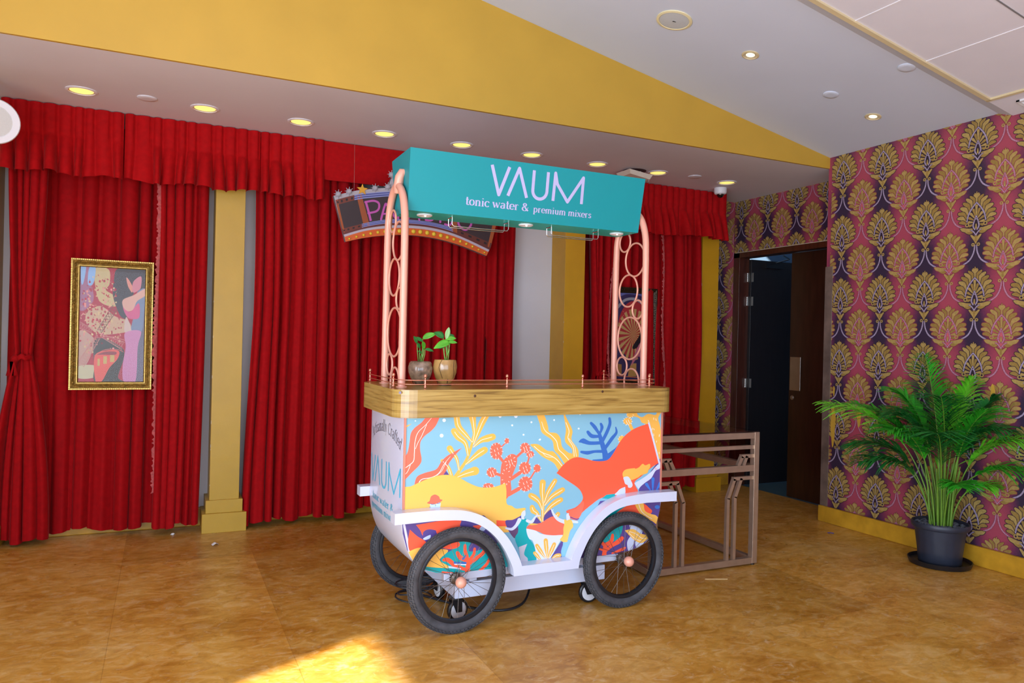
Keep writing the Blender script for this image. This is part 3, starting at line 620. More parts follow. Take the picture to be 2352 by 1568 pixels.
# right bay
t = thing('curtain', 'red curtain behind the second framed picture, right of the cart', 'curtain', (3.9, 5.78, 0), 'red velvet curtains')
drape_mesh(K(3.36), K(4.25), 2.80, 0.04, 5.855, 51, 12, 0.05).build('drape', RED, t, True)
t = thing('curtain', 'red curtain gathered by a tie, beside the pillar behind the cart', 'curtain', (3.5, 5.66, 0), 'red velvet curtains')
drape_mesh(pinch(3.40, 3.475, 3.36, .60), pinch(3.66, 3.575, 3.70, .60), 2.80, 0.04, 5.70, 57, 24, 0.045, dx=0.003).build('drape', RED, t, True)
tieback(3.525, 1.125, 5.655, 0.11).build('tieback', RED, t, True, solid=0.004)
fringe(lambda q: 3.66-0.085*math.sin(PI*min(1, q*.83))+.012, 2.4, 0.9, 5.63, 9).build('fringe', FRINGE, t, True)
t = thing('curtain', 'red curtain with pale fringe hanging beside the doorway end pillar', 'curtain', (4.3, 5.68, 0), 'red velvet curtains')
drape_mesh(lambda q: 4.03+0.03*q, lambda q: 4.60+0.03*math.sin(q*4), 2.80, 0.05, 5.735, 63, 13, 0.06).build('drape', RED, t, True)
lab(fringe(lambda q: 4.15+0.07*q+.01*math.sin(11*q), 2.42, 0.5, 5.625, 5).build('fringe', FRINGE, t, True), 'pale pink tasselled fringe')

def valance(x0, x1, seed, label, zb=2.405, tilt=0.0):
    rnd = random.Random(seed); W = x1-x0; n = int(W/0.072); e = [0.0]
    for i in range(n): e.append(e[-1]+rnd.uniform(0.7, 1.3))
    e = [v/e[-1] for v in e]; nc = int(W/0.005); rows = []
    off = [rnd.uniform(-.3, .3)/n for _ in range(n+1)]; amp = [rnd.uniform(.5, 1.1) for _ in range(n+1)]; par = [rnd.choice((0.1, 0.6, 1.0, 1.25)) for _ in range(n+1)]
    zs = [2.853, 2.85, 2.80, 2.74, 2.69, 2.672, 2.66, 2.645, 2.62, 2.58, 2.54, 2.50, 2.46, 2.43, 2.412, zb]
    for z in zs:
        row = []; low = max(0, min(1, (2.66-z)/0.26))
        for c in range(nc+1):
            u = c/nc; k = 0
            ee = [min(1, max(0, e[i]+(off[i]*low if 0 < i < n else 0))) for i in range(n+1)]
            while k < n-1 and u > ee[k+1]: k += 1
            s_ = min(1, max(0, (u-ee[k])/max(1e-4, ee[k+1]-ee[k])))
            if z > 2.665: d_ = 0.026*(1-abs(2*s_-1)**2.5)*(0.6+0.4*amp[k]) if s_ < 0.8 else 0.026*(1-s_)/0.2*0.35
            else:
                sv = min(1, max(0, (s_-.1)/.8)); d_ = 0.020*math.sin(PI*s_) + low**0.6*0.075*amp[k]*par[k]*math.sin(PI*sv)**0.7 - 0.02*low*(1-par[k])
            zz = z + (0.012*math.sin(13*u+seed)+0.01*(1-par[k]))*low
            xx = x0+W*u - (0.011*math.sin(2*PI*s_)*low*amp[k]*par[k])
            row.append((xx, 5.60-d_-0.02*low, zz))
        rows.append(row)
    t = thing('valance', label, 'valance', ((x0+x1)/2, 5.62, 2.6), 'gathered red valances')
    m = MB(); m.grid(rows); m.build('gathered_cloth', REDV, t, True)
    bx(x0+0.01, x1-0.01, 5.603, 5.618, 2.78, 2.85).build('heading_rail', FRAMEWOOD, t)
valance(-0.955, -0.268, 3, 'gathered red valance at the far left above the tied curtain')
valance(-0.262, 0.60, 8, 'gathered red valance above the fringed curtain and the left pillar')
valance(0.603, 1.055, 13, 'short gathered red valance right of the left pillar')
valance(3.30, 4.865, 17, 'gathered red valance right of the teal sign box, by the doorway')
m = MB(); m.box(1.05, 3.3, 5.60, 5.615, 2.565, 2.853); tag(m.build('pelmet_board', REDV, bevel=0.003), 'flat red cloth covered pelmet board above the marquee sign', 'pelmet')

# ================================================================== PICTURES
GILT = mat('antique gilt frame', (150, 118, 52), 0.35, 0.6, noise=0.35, scale=40, bump=0.5, bscale=90)
GILT2 = mat('bright gilt beading', (196, 160, 84), 0.3, 0.7, noise=0.2, scale=60)
GILTD = mat('dark bronze frame', (58, 44, 26), 0.35, 0.5, noise=0.35, scale=40, bump=0.4, bscale=90)
def thin_glass(name, tint, gloss=1.0, rough=0.02):
    g_ = bpy.data.materials.new(name); g_.use_nodes = True; nt = g_.node_tree; nt.nodes.clear()
    o_ = nt.nodes.new('ShaderNodeOutputMaterial'); mx = nt.nodes.new('ShaderNodeMixShader'); tr = nt.nodes.new('ShaderNodeBsdfTransparent'); gl = nt.nodes.new('ShaderNodeBsdfGlossy'); fn = nt.nodes.new('ShaderNodeFresnel')
    tr.inputs[0].default_value = (*tint, 1); gl.inputs[1].default_value = rough; fn.inputs[0].default_value = 1.45; gm = nt.nodes.new('ShaderNodeNewGeometry'); mm = nt.nodes.new('ShaderNodeMath'); mm.operation = 'MULTIPLY'; iv = nt.nodes.new('ShaderNodeMath'); iv.operation = 'SUBTRACT'; iv.inputs[0].default_value = 1.0; nt.links.new(gm.outputs['Backfacing'], iv.inputs[1]); nt.links.new(fn.outputs[0], mm.inputs[0]); nt.links.new(iv.outputs[0], mm.inputs[1]); gl.inputs[0].default_value = (gloss, gloss, gloss, 1)
    nt.links.new(mm.outputs[0], mx.inputs[0]); nt.links.new(tr.outputs[0], mx.inputs[1]); nt.links.new(gl.outputs[0], mx.inputs[2]); nt.links.new(mx.outputs[0], o_.inputs[0]); return g_
GT = thin_glass('smoked brown glass', (0.60, 0.52, 0.47)); GLASSP = thin_glass('picture glass', (0.98, 0.98, 0.98), 0.18)
def frame(t, x0, x1, z0, z1, y, mats, bw=0.052):
    prof = [(0, 0.0), (0, -0.018), (0.004, -0.030), (0.012, -0.034), (0.020, -0.030), (0.032, -0.020), (0.038, -0.022), (0.046, -0.016), (bw, -0.010), (bw, 0.0)]
    m = MB(); ring = lambda d: [(x0+d, z0+d), (x1-d, z0+d), (x1-d, z1-d), (x0+d, z1-d)]
    for a, b in zip(prof[:-1], prof[1:]):
        A = ring(a[0]); B = ring(b[0])
        for i in range(4):
            j = (i+1) % 4; m.face([(A[i][0], y+a[1], A[i][1]), (A[j][0], y+a[1], A[j][1]), (B[j][0], y+b[1], B[j][1]), (B[i][0], y+b[1], B[i][1])])
    fr = m.build('frame', mats[0], t, bevel=0)
    for dd, sp, rr, yy in ((0.005, 0.011, 0.0042, -0.031), (bw-0.008, 0.007, 0.0026, -0.017)):
        m = MB(); c = ring(dd)
        for i in range(4):
            p, q = Vector(c[i]), Vector(c[(i+1) % 4]); n = int((q-p).length/sp)
            for k in range(n):
                s_ = p.lerp(q, k/n); m.box(s_.x-rr, s_.x+rr, y+yy-rr, y+yy+rr, s_.y-rr, s_.y+rr)
        m.build('beading', mats[1], fr)
    m = MB(); rnd = random.Random(2)                                    # carved scroll relief on the cove
    c = ring(0.021)
    for i in range(4):
        p, q = Vector(c[i]), Vector(c[(i+1) % 4]); n = int((q-p).length/0.016)
        for k in range(n):
            s_ = p.lerp(q, (k+.5)/n); a = k*1.3
            m.sphere((s_.x+0.004*math.sin(a), y-0.027, s_.y+0.004*math.cos(a)), 0.0055, 6)
    m.build('carving', mats[0], fr, True)
    return fr
YP = 5.725
t = thing('framed_picture', 'gilt framed picture of a dancing couple hanging on the left curtain', 'picture', (-0.31, YP, 1.03))
fx0, fx1 = at_y(158, 892, YP)[0], at_y(354, 605, YP)[0]; fz0, fz1 = 1.008, 1.882
frame(t, fx0, fx1, fz0, fz1, YP, (GILT, GILT2))
px0, px1, pz0, pz1 = fx0+0.05, fx1-0.05, fz0+0.05, fz1-0.05
bx(fx0+0.01, fx1-0.01, YP+0.002, YP+0.012, fz0+0.01, fz1-0.01).build('backing', FRAMEWOOD, t)
P = Print(lambda x, y: (px0+(px1-px0)*(x-150)/745.0, pz1-(pz1-pz0)*(y-220)/1130.0), lambda a, b, o: (a, YP-0.001-o, b), [(px0, pz0), (px1, pz0), (px1, pz1), (px0, pz1)], 0.0002)
W0 = (214, 190, 178)
P.poly([(150, 220), (895, 220), (895, 1350), (150, 1350)], (178, 36, 52)); P.layer = 2
P.blob([(150, 220), (300, 220), (290, 400), (300, 560), (150, 640)], (168, 110, 140))
P.blob([(160, 220), (215, 220), (190, 380), (165, 380)], (150, 190, 235)); P.blob([(250, 230), (320, 220), (300, 380), (240, 390)], (150, 190, 235))
P.blob([(320, 230), (470, 240), (480, 380), (440, 440), (540, 500), (550, 600), (380, 560), (320, 400)], (206, 186, 130))
P.blob([(380, 600), (560, 700), (700, 740), (740, 820), (640, 860), (400, 880), (250, 800), (230, 680)], (206, 172, 136))
P.blob([(150, 860), (300, 900), (320, 1000), (240, 1180), (150, 1200)], (200, 160, 140)); P.blob([(150, 1200), (340, 1190), (340, 1300), (150, 1310)], (206, 200, 160))
P.blob([(560, 230), (700, 220), (895, 220), (895, 420), (760, 460), (700, 700), (620, 700), (560, 600), (520, 480), (530, 330)], (74, 66, 66))
P.blob([(830, 260), (895, 240), (895, 1350), (700, 1350), (760, 900)], (116, 112, 128)); P.blob([(780, 480), (895, 420), (880, 700), (860, 840), (740, 840), (760, 700)], (128, 144, 172))
P.layer = 3
rnd = random.Random(4)
for i in range(520):
    a, r_ = rnd.uniform(0, 2*PI), rnd.uniform(0, 1)**.7; x = 390+250*r_*math.cos(a); y = 740+460*r_*math.sin(a); k_ = rnd.uniform(4, 15)
    if x < 155 or (x > 560 and y < 690) or (x > 650 and y > 850): continue
    P.poly(ellipse(x, y, k_, k_*rnd.uniform(.4, 1), rnd.uniform(0, 3), 7), rnd.choice([(224, 196, 140), (190, 30, 50), (176, 36, 60), (232, 150, 140), (214, 176, 130)]))
P.blob([(670, 310), (700, 330), (745, 400), (740, 455), (715, 430), (690, 390)], (226, 150, 130)); P.blob([(750, 350), (840, 290), (840, 400), (800, 440), (750, 450)], (214, 134, 146))
P.blob([(640, 530), (760, 480), (895, 410), (895, 480), (800, 540), (760, 620), (700, 645), (640, 600)], (226, 176, 156))
P.blob([(640, 600), (720, 650), (820, 560), (830, 700), (740, 720), (680, 690)], (216, 96, 140))
P.blob([(670, 860), (850, 840), (820, 1000), (800, 1350), (670, 1350), (650, 1200), (680, 1000)], (208, 140, 182))
P.blob([(680, 700), (740, 820), (720, 860), (660, 840)], W0)
P.blob([(320, 960), (430, 920), (640, 1010), (660, 1120), (600, 1300), (660, 1350), (350, 1350), (330, 1200)], (70, 66, 56)); P.blob([(590, 1180), (660, 1150), (670, 1350), (620, 1350)], (176, 56, 70))
P.layer = 4
P.blob([(330, 1100), (450, 1040), (600, 1040), (590, 1120), (500, 1210), (420, 1340), (350, 1350)], (232, 96, 80)); P.blob([(360, 1080), (450, 1050), (570, 1050), (560, 1080), (440, 1080)], (150, 60, 60))
for (x, y, w_, h_) in ((365, 1120, 26, 70), (430, 1095, 40, 75), (505, 1080, 50, 72)): P.poly([(x, y), (x+w_, y), (x+w_, y+h_), (x, y+h_)], (206, 176, 100))
def lattice(ax, ay, bx_, by_, w0, w1, n):
    L0 = [(ax+(bx_-ax)*i/n, ay+(by_-ay)*i/n) for i in range(n+1)]; dx, dy = bx_-ax, by_-ay; l = math.hypot(dx, dy); nx, ny = -dy/l, dx/l
    S0 = [(x+nx*(w0+(w1-w0)*i/n), y+ny*(w0+(w1-w0)*i/n)) for i, (x, y) in enumerate(L0)]; S1 = [(x-nx*(w0+(w1-w0)*i/n), y-ny*(w0+(w1-w0)*i/n)) for i, (x, y) in enumerate(L0)]
    P.st([S0[0], S0[-1]], 6, TC); P.st([S1[0], S1[-1]], 6, TC)
    for i in range(n): P.st([S0[i], S1[i+1]], 4, TC); P.st([S1[i], S0[i+1]], 4, TC)
TC = (112, 72, 60); lattice(380, 850, 550, 610, 26, 34, 9)
TC = (198, 128, 118); lattice(370, 900, 180, 1180, 24, 40, 12); lattice(400, 890, 650, 990, 14, 40, 10); lattice(150, 790, 300, 850, 30, 18, 6)
P.st([(330, 1090), (450, 1030), (600, 1030), (650, 1050)], 6, (216, 110, 100)); P.st([(430, 900), (550, 905), (670, 935)], 5, (214, 140, 130))
P.build('print', t)
lab(bx(px0, px1, YP-0.006, YP-0.004, pz0, pz1).build('glass', GLASSP, t), 'reflective picture glass')

t = thing('framed_picture', 'dark framed picture with red sunburst wheel, seen through the right arch of the cart', 'picture', (3.8, YP, 1.03))
fx0, fx1 = 3.675, 4.155; fz0, fz1 = 1.02, 1.914
frame(t, fx0, fx1, fz0, fz1, YP, (GILTD, GILTD))
px0, px1, pz0, pz1 = fx0+0.05, fx1-0.05, fz0+0.05, fz1-0.05
bx(fx0+0.01, fx1-0.01, YP+0.002, YP+0.012, fz0+0.01, fz1-0.01).build('backing', FRAMEWOOD, t)
P = Print(lambda x, y: (px0+(px1-px0)*(x-320)/330.0, pz1-(pz1-pz0)*(y-655)/720.0), lambda a, b, o: (a, YP-0.001-o, b), [(px0, pz0), (px1, pz0), (px1, pz1), (px0, pz1)], 0.0002)
P.poly([(320, 655), (650, 655), (650, 1375), (320, 1375)], (52, 40, 84)); P.layer = 2
P.blob([(320, 700), (420, 665), (560, 680), (640, 760), (650, 900), (650, 655), (320, 655)], (96, 100, 160))
P.poly(ellipse(485, 960, 150, 240, 0, 40), (176, 44, 50)); P.layer = 3
for i in range(20):
    a = 2*PI*i/20; P.poly([(485, 1000), (485+175*math.cos(a)*0.9, 1000+215*math.sin(a)), (485+175*math.cos(a+.16)*0.9, 1000+215*math.sin(a+.16))], (196, 158, 96))
P.st([(330, 780), (400, 715), (500, 705), (600, 760)], 22, (150, 150, 160)); P.poly(ellipse(495, 705, 34, 14), (110, 112, 120))
for i in range(40): P.poly(ellipse(rnd.uniform(345, 590), rnd.uniform(800, 1180), 4, 5, 0, 5), (214, 110, 110))
P.layer = 4
P.blob([(560, 820), (600, 780), (610, 900), (590, 960), (560, 900)], (206, 190, 190)); P.blob([(560, 940), (610, 930), (630, 1040), (600, 1150), (575, 1080), (500, 1120), (480, 1100), (540, 1010)], (26, 18, 28))
P.blob([(470, 1260), (510, 1140), (560, 1060), (590, 1120), (580, 1250), (540, 1180)], (196, 110, 130)); P.poly([(450, 1290), (470, 1240), (520, 1240), (520, 1350), (440, 1350)], (186, 138, 74)); P.poly([(330, 1240), (380, 1250), (380, 1340), (330, 1340)], (170, 120, 60)); P.poly([(560, 1240), (600, 1240), (640, 1340), (590, 1340)], (176, 120, 60))
P.build('print', t)
lab(bx(px0, px1, YP-0.006, YP-0.004, pz0, pz1).build('glass', GLASSP, t), 'reflective picture glass')

# ================================================================== MARQUEE SIGN
YM = 5.43
t = thing('marquee_sign', 'curved cinema marquee sign reading PARADISO hanging in front of the curtain', 'sign', (1.7, YM, 2.2))
C5 = (740, 380, 5.113)
def mq(x, y): p = at_y(C5[0]+x/C5[2], C5[1]+y/C5[2], YM); return (p[0], p[2])
def lerp_pts(A, t_):
    n = len(A)-1; s_ = t_*n; i = min(int(s_), n-1); f = s_-i; return (A[i][0]+(A[i+1][0]-A[i][0])*f, A[i][1]+(A[i+1][1]-A[i][1])*f)
bot = smooth_poly([(275, 895), (500, 848), (750, 820), (1000, 815), (1300, 850), (1600, 930), (1930, 1060)], False, 5)
wlo = smooth_poly([(262, 838), (500, 768), (750, 738), (1000, 733), (1300, 765), (1600, 850), (1950, 1014)], False, 5)
whi = smooth_poly([(250, 812), (500, 742), (750, 707), (1000, 702), (1300, 735), (1600, 822), (1962, 990)], False, 5)
blo = smooth_poly([(243, 790), (500, 720), (750, 680), (1000, 678), (1300, 712), (1600, 800), (1975, 968)], False, 5)
bhi = smooth_poly([(232, 745), (500, 678), (750, 636), (1000, 636), (1300, 672), (1600, 755), (1990, 915)], False, 5)
thi = smooth_poly([(155, 405), (410, 340), (600, 318), (800, 305), (1200, 300), (1600, 350), (2090, 500)], False, 5)
top = smooth_poly([(135, 355), (400, 295), (600, 275), (780, 262), (1200, 258), (1600, 305), (2110, 455)], False, 5)
tlo = smooth_poly([(170, 465), (410, 400), (600, 378), (800, 362), (1200, 360), (1600, 405), (2070, 560)], False, 5)
crest = [(770, 264), (800, 180), (830, 120), (900, 60), (1100, 10), (1300, 60), (1370, 120), (1400, 180), (1440, 285)]
outline = [q for q in top if q[0] < 770] + smooth_poly(crest, False, 4) + [q for q in top if q[0] > 1445] + list(reversed(bot))
m = MB(); m.prism([mq(*q) for q in outline], lambda a, b: (a, YM, b), lambda a, b: (a, YM+0.04, b)); m.build('board', mat('marquee board edge', (120, 112, 116), 0.5, noise=0.05), t)
P = Print(lambda x, y: mq(x, y), lambda a, b, o: (a, YM-0.0005-o, b), None, 0.0006)
def band(A, B, c, t0=0, t1=1, n=26):
    for i in range(n):
        a, b = t0+(t1-t0)*i/n, t0+(t1-t0)*(i+1)/n
        P.poly([lerp_pts(A, a), lerp_pts(A, b), lerp_pts(B, b), lerp_pts(B, a)], c)
P.layer = 1; P.poly(outline, (172, 168, 176))
P.layer = 2; band(thi, blo, (98, 44, 36)); band(wlo, bot, (206, 92, 28)); band(blo, whi, (98, 44, 40)); band(whi, wlo, (178, 170, 182))
P.layer = 3; band(tlo, bhi, (52, 40, 44), 0.015, 0.985)
P.layer = 4
for (a, b) in ((0.16, 0.205), (0.79, 0.825)): band(thi, blo, (150, 76, 36), a, b, 3)
for (a, b) in ((0.0, 0.022), (0.978, 1.0)): band(thi, blo, (160, 80, 36), a, b, 2)
band(thi, tlo, (112, 52, 38), 0.0, 0.15, 6); band(bhi, blo, (112, 52, 38), 0.0, 0.15, 6); band(bhi, blo, (96, 46, 36), 0.83, 1.0, 6)
def mid(A, B, f): return [(a[0]+(b[0]-a[0])*f, a[1]+(b[1]-a[1])*f) for a, b in zip(A, B)]
band(thi, tlo, (70, 78, 140), 0.145, 0.80); band(bhi, blo, (70, 78, 140), 0.16, 0.80)
P.layer = 5
for A, B in ((thi, tlo), (bhi, blo)):
    for f0, f1 in ((0.0, 0.16), (0.38, 0.56), (0.82, 1.0)): band(mid(A, B, f0), mid(A, B, f1), (142, 150, 206), 0.145, 0.80, 20)
for k in range(4):
    for A, B in ((thi, tlo), (bhi, blo)):
        a = 0.012+0.036*k; band(mid(A, B, 0.3), mid(A, B, 0.75), (34, 26, 30), a, a+0.014, 1)
for k in range(4): a = 0.845+0.036*k; band(mid(bhi, blo, 0.3), mid(bhi, blo, 0.75), (34, 26, 30), a, a+0.014, 1)
mg = (188, 84, 170)
P.st([(510, 425), (540, 530), (570, 650)], 26, mg, False); P.st([(505, 430), (600, 415), (660, 440), (665, 500), (630, 540), (540, 560)], 24, mg)
P.st([(690, 632), (735, 470), (760, 465), (860, 620)], 24, mg); P.st([(705, 570), (830, 560)], 20, mg)
P.st([(890, 620), (890, 470), (960, 470), (975, 520), (950, 545), (890, 550)], 22, mg); P.st([(920, 550), (985, 620)], 22, mg)
P.st([(1010, 625), (1060, 470), (1085, 470), (1140, 640)], 22, mg); P.st([(1030, 580), (1120, 585)], 18, mg)
P.st([(1215, 640), (1215, 490), (1270, 490), (1320, 540), (1320, 600), (1280, 645), (1215, 640)], 22, mg)
P.st([(1390, 520), (1385, 665)], 24, mg); P.st([(1540, 560), (1500, 530), (1450, 545), (1440, 590), (1500, 620), (1520, 670), (1490, 700), (1440, 690)], 22, mg)
P.st([(1610, 600), (1650, 560), (1720, 570), (1750, 640), (1740, 710), (1690, 755), (1640, 740), (1600, 690), (1600, 630), (1610, 600)], 24, mg)
P.build('printed_face', t)
bm_ = MB(); YB2 = YM-0.004
for i, (x, y, r_) in enumerate([(317, 860, 13), (400, 838, 14), (485, 817, 16), (568, 800, 18), (652, 785, 19), (737, 778, 21), (822, 772, 22), (905, 770, 25), (985, 770, 26), (1070, 775, 27), (1150, 780, 27), (1231, 791, 27), (1310, 806, 26), (1390, 823, 25), (1467, 843, 22), (1543, 867, 20), (1618, 892, 19), (1690, 921, 17), (1762, 952, 15), (1833, 988, 13), (1902, 1023, 12)]):
    c = mq(x, y); rr = r_/C5[2]/1707*5.4
    m = MB(); m.lathe([(rr, 0), (rr, 0.004), (rr*.8, 0.009), (rr*.4, 0.012), (1e-5, 0.013)], (c[0], YB2, c[1]), 14, 'y'); m.build('bulb_disc', mat('yellow bulb disc', (222, 190, 50), 0.5, noise=0.05), t, True)
for i, (x, y) in enumerate([(188, 338), (315, 307), (620, 268), (770, 252), (812, 110)]):
    c = mq(x, y); m = MB(); m.lathe([(0.021, 0), (0.021, 0.006), (0.016, 0.012), (0.016, 0.02), (0.008, 0.026), (1e-5, 0.026)], (c[0], YM, c[1]), 14, 'y')
    for k in range(8): a = k*PI/4; m.tube([(c[0]+0.02*math.cos(a), YM-0.008, c[1]+0.02*math.sin(a)), (c[0]+0.033*math.cos(a), YM-0.012, c[1]+0.033*math.sin(a))], 0.0022, 5)
    m.build('lamp_holder', mat('grey star lamp holder', (168, 166, 176), 0.4, noise=0.05), t)
c = mq(468, 285); m = MB(); pts = [(c[0]+(0.042 if i % 2 == 0 else 0.018)*math.sin(i*PI/5), c[1]+(0.042 if i % 2 == 0 else 0.018)*math.cos(i*PI/5)) for i in range(10)]
m.prism(pts, lambda a, b: (a, YM-0.012, b), lambda a, b: (a, YM-0.002, b)); m.build('star', mat('gold star', (214, 158, 40), 0.4, noise=0.05), t)
for xx in (1.25, 2.15): m = MB(); m.tube([(xx, YM+0.045, 2.35), (xx, YM+0.06, 2.86)], 0.0009, 6); m.build('hanging_wire', STEEL, t)

# ================================================================== CEILING FITTINGS
def downlight(x, y, z, label, r=0.072, slope=False):
    t = thing('ceiling_downlight', label, 'ceiling light', (x, y, z), 'recessed ceiling lights')
    a = math.atan(-0.2) if slope else 0.0
    fr = (Vector((math.cos(a), 0, math.sin(a))), Vector((0, -1, 0)), Vector((math.sin(a), 0, -math.cos(a))))
    m = MB(); m.lathe([(r*1.22, -0.002), (r*1.22, 0.004), (r*1.02, 0.007), (r, 0.003), (r, -0.004)], (x, y, z), 32, frame=fr, cap=False); m.build('trim_ring', WHITEP if not slope else CREAM, t, autosmooth=40)
    k = 0.62 if slope else 0.90
    m = MB(); m.lathe([(r, 0.004), (r*k, 0.0012)], (x, y, z), 32, frame=fr, cap=False); m.build('reflector', REFL, t, True)
    m = MB(); m.lathe([(r*k, 0.0015), (r*k*.6, 0.002), (1e-5, 0.0022)], (x, y, z), 28, frame=fr); m.build('diffuser', LITW if slope else LIT, t)
    return t
words_ = ['at the far left above the first valance', 'second from the left above the first curtain', 'above the left pillar', 'fourth from the left, right of the left pillar', 'just above the left end of the teal sign box', 'above the middle of the teal sign box', 'above the lettering end of the teal sign box', 'just right of the hanging ceiling box', 'rightmost, nearest the dome camera']
for i in range(9):
    downlight((-0.482, 0.211, 0.815, 1.397, 1.988, 2.574, 3.172, 3.772, 4.52)[i], 5.208, ZS, 'round recessed soffit light, '+words_[i])
for x, lb in ((3.337, 'small recessed light in the sloping ceiling, beside the round ceiling speaker'), (4.458, 'small recessed light in the sloping ceiling, close to the patterned wall')):
    downlight(x, 3.652, zc(x), lb, 0.044, True)
def cover(x, y, z, r, label, slope):
    a = math.atan(-0.2) if slope else 0.0; fr = (Vector((math.cos(a), 0, math.sin(a))), Vector((0, -1, 0)), Vector((math.sin(a), 0, -math.cos(a))))
    m = MB(); m.lathe([(r, -0.002), (r, 0.004), (r*.93, 0.007), (r*.5, 0.0075), (1e-5, 0.0075)], (x, y, z), 28, frame=fr)
    tag(m.build('ceiling_cover_plate', CEIL if slope else SOFFIT, autosmooth=40), label, 'cover plate', 'round blank ceiling plates')
cover(-0.124, 5.164, ZS, 0.058, 'round blank plate in the soffit between the first two lights', False)
cover(4.127, 5.162, ZS, 0.058, 'round blank plate in the soffit near the rightmost light', False)
cover(4.039, 3.08, zc(4.039), 0.05, 'round blank plate in the sloping ceiling near the cream border', True)
cover(4.038, 3.644, zc(4.038), 0.05, 'round blank plate in the sloping ceiling between the small lights', True)
a = math.atan(-0.2); fr = (Vector((math.cos(a), 0, math.sin(a))), Vector((0, -1, 0)), Vector((math.sin(a), 0, -math.cos(a))))
x, y = 2.761, 3.681; t = thing('ceiling_speaker', 'round cream ceiling speaker at the top of the sloping ceiling', 'speaker', (x, y, zc(x)))
m = MB(); m.lathe([(0.108, -0.002), (0.108, 0.006), (0.094, 0.009), (0.090, 0.006)], (x, y, zc(x)), 40, frame=fr, cap=False); m.build('rim', mat('yellowed speaker rim', (222, 212, 170), 0.5, noise=0.03), t, autosmooth=40)
m = MB(); m.lathe([(0.090, 0.005), (0.05, 0.008), (1e-5, 0.009)], (x, y, zc(x)), 40, frame=fr); m.build('grille', mat('speaker mesh', (196, 202, 206), 0.6, noise=0.04, scale=200, bump=0.4, bscale=700), t, True)
m = MB(); m.box(x-0.012, x+0.012, y-0.002, y+0.002, zc(x)-0.012, zc(x)-0.009); m.build('badge', BLACKP, t)
# air grille
x0, x1, y0, y1 = 4.70, 4.86, 2.2, 2.83
t = thing('air_grille', 'slotted white air grille in the ceiling above the patterned wall', 'vent', (4.78, 2.6, 2.93))
m = MB(); m.k = 0
for (a, b, c, d_) in ((x0, x0+0.02, y0, y1), (x1-0.02, x1, y0, y1), (x0, x1, y1-0.02, y1), (x0, x1, y0, y0+0.02)):
    m.prism([(a, ztr(a)-0.010), (b, ztr(b)-0.010), (b, ztr(b)+0.002), (a, ztr(a)+0.002)], lambda p, q: (p, c, q), lambda p, q: (p, d_, q))
m.build('frame', WHITEP, t)
m = MB()
for i in range(16):
    a = x0+0.022+i*0.0075; m.prism([(a, ztr(a)-0.007), (a+0.004, ztr(a)-0.006), (a+0.004, ztr(a)), (a, ztr(a))], lambda p, q: (p, y0+0.02, q), lambda p, q: (p, y1-0.02, q))
m.build('slats', WHITEP, t)
# dome camera
x, y = 4.64, 5.43; t = thing('dome_camera', 'small white dome security camera on the soffit above the right valance end', 'camera', (x, y, ZS))
m = MB(); m.lathe([(0.058, 0.0), (0.058, -0.035), (0.052, -0.052), (0.040, -0.058)], (x, y, ZS), 28); m.build('housing', WHITEP, t, autosmooth=40)
m = MB(); m.lathe([(0.034, -0.056), (0.032, -0.068), (0.022, -0.082), (0.008, -0.088), (1e-5, -0.0885)], (x, y, ZS), 24); m.build('dome', mat('smoked dome', (12, 12, 16), 0.08, noise=0.02, coat=1.0), t, True)
# drooping ceiling box with open hole
x, y = 3.55, 5.23; t = thing('ceiling_box', 'off white ceiling box hanging from a torn hole behind the teal sign box', 'ceiling fitting', (x, y, ZS))
m = MB(); m.lathe([(0.10, 0.0), (0.10, -0.002), (1e-5, -0.0025)], (x+0.02, y+0.03, ZS), 22); m.build('hole', mat('dark torn ceiling hole', (84, 50, 48), 0.9, noise=0.4, scale=30), t)
m = MB(); m.prism([(-0.115, -0.10), (0.115, -0.10), (0.115, 0.10), (-0.115, 0.10)], lambda a, b: (x+a*0.84, y+b*0.84, ZS-0.070-a*0.12), lambda a, b: (x+a, y+b, ZS-0.035-a*0.12)); m.build('cover', mat('aged ivory plastic', (216, 206, 190), 0.5, noise=0.04), t, bevel=0.014)
for sx in (-0.05, 0.06): m = MB(); m.tube([(x+sx, y, ZS-0.003), (x+sx+0.01, y, ZS-0.04)], 0.006, 8); m.build('bracket', CHROME, t)
for k in range(2): m = MB(); m.tube([(x+0.10+k*0.02, y-0.03, ZS-0.05), (x+0.105+k*0.02, y-0.03, ZS-0.085), (x+0.10+k*0.02, y-0.03, ZS-0.10)], 0.005, 8); m.build('hook', CHROME, t)
# cylinder wall speaker at the left edge
t = thing('wall_speaker', 'round white faced cylinder speaker at the top left corner', 'speaker', (-0.95, 5.05, 2.56))
ez = Vector((0.30, -0.93, -0.16)).normalized(); ex = ez.cross(Vector((0, 0, 1))).normalized(); ey = ex.cross(ez)
cc = Vector((-0.885, 5.02, 2.565))
m = MB(); m.lathe([(0.112, -0.30), (0.122, -0.26), (0.122, 0.0)], cc, 40, frame=(ex, ey, ez)); m.build('housing', GOLDP, t, autosmooth=40)
m = MB(); m.lathe([(0.125, -0.01), (0.125, 0.004), (0.120, 0.010), (0.088, 0.010), (0.085, 0.006)], cc, 40, frame=(ex, ey, ez), cap=False); m.build('bezel', WHITEP, t, autosmooth=40)
m = MB(); m.lathe([(0.086, 0.006), (0.05, 0.010), (1e-5, 0.011)], cc, 40, frame=(ex, ey, ez)); m.build('grille', mat('pale speaker mesh', (206, 206, 202), 0.6, noise=0.03, scale=150), t, True)
m = MB(); m.tube([cc-ez*0.15, cc-ez*0.15+Vector((0, 0, 0.30))], 0.012, 10); m.build('bracket', GOLDP, t)

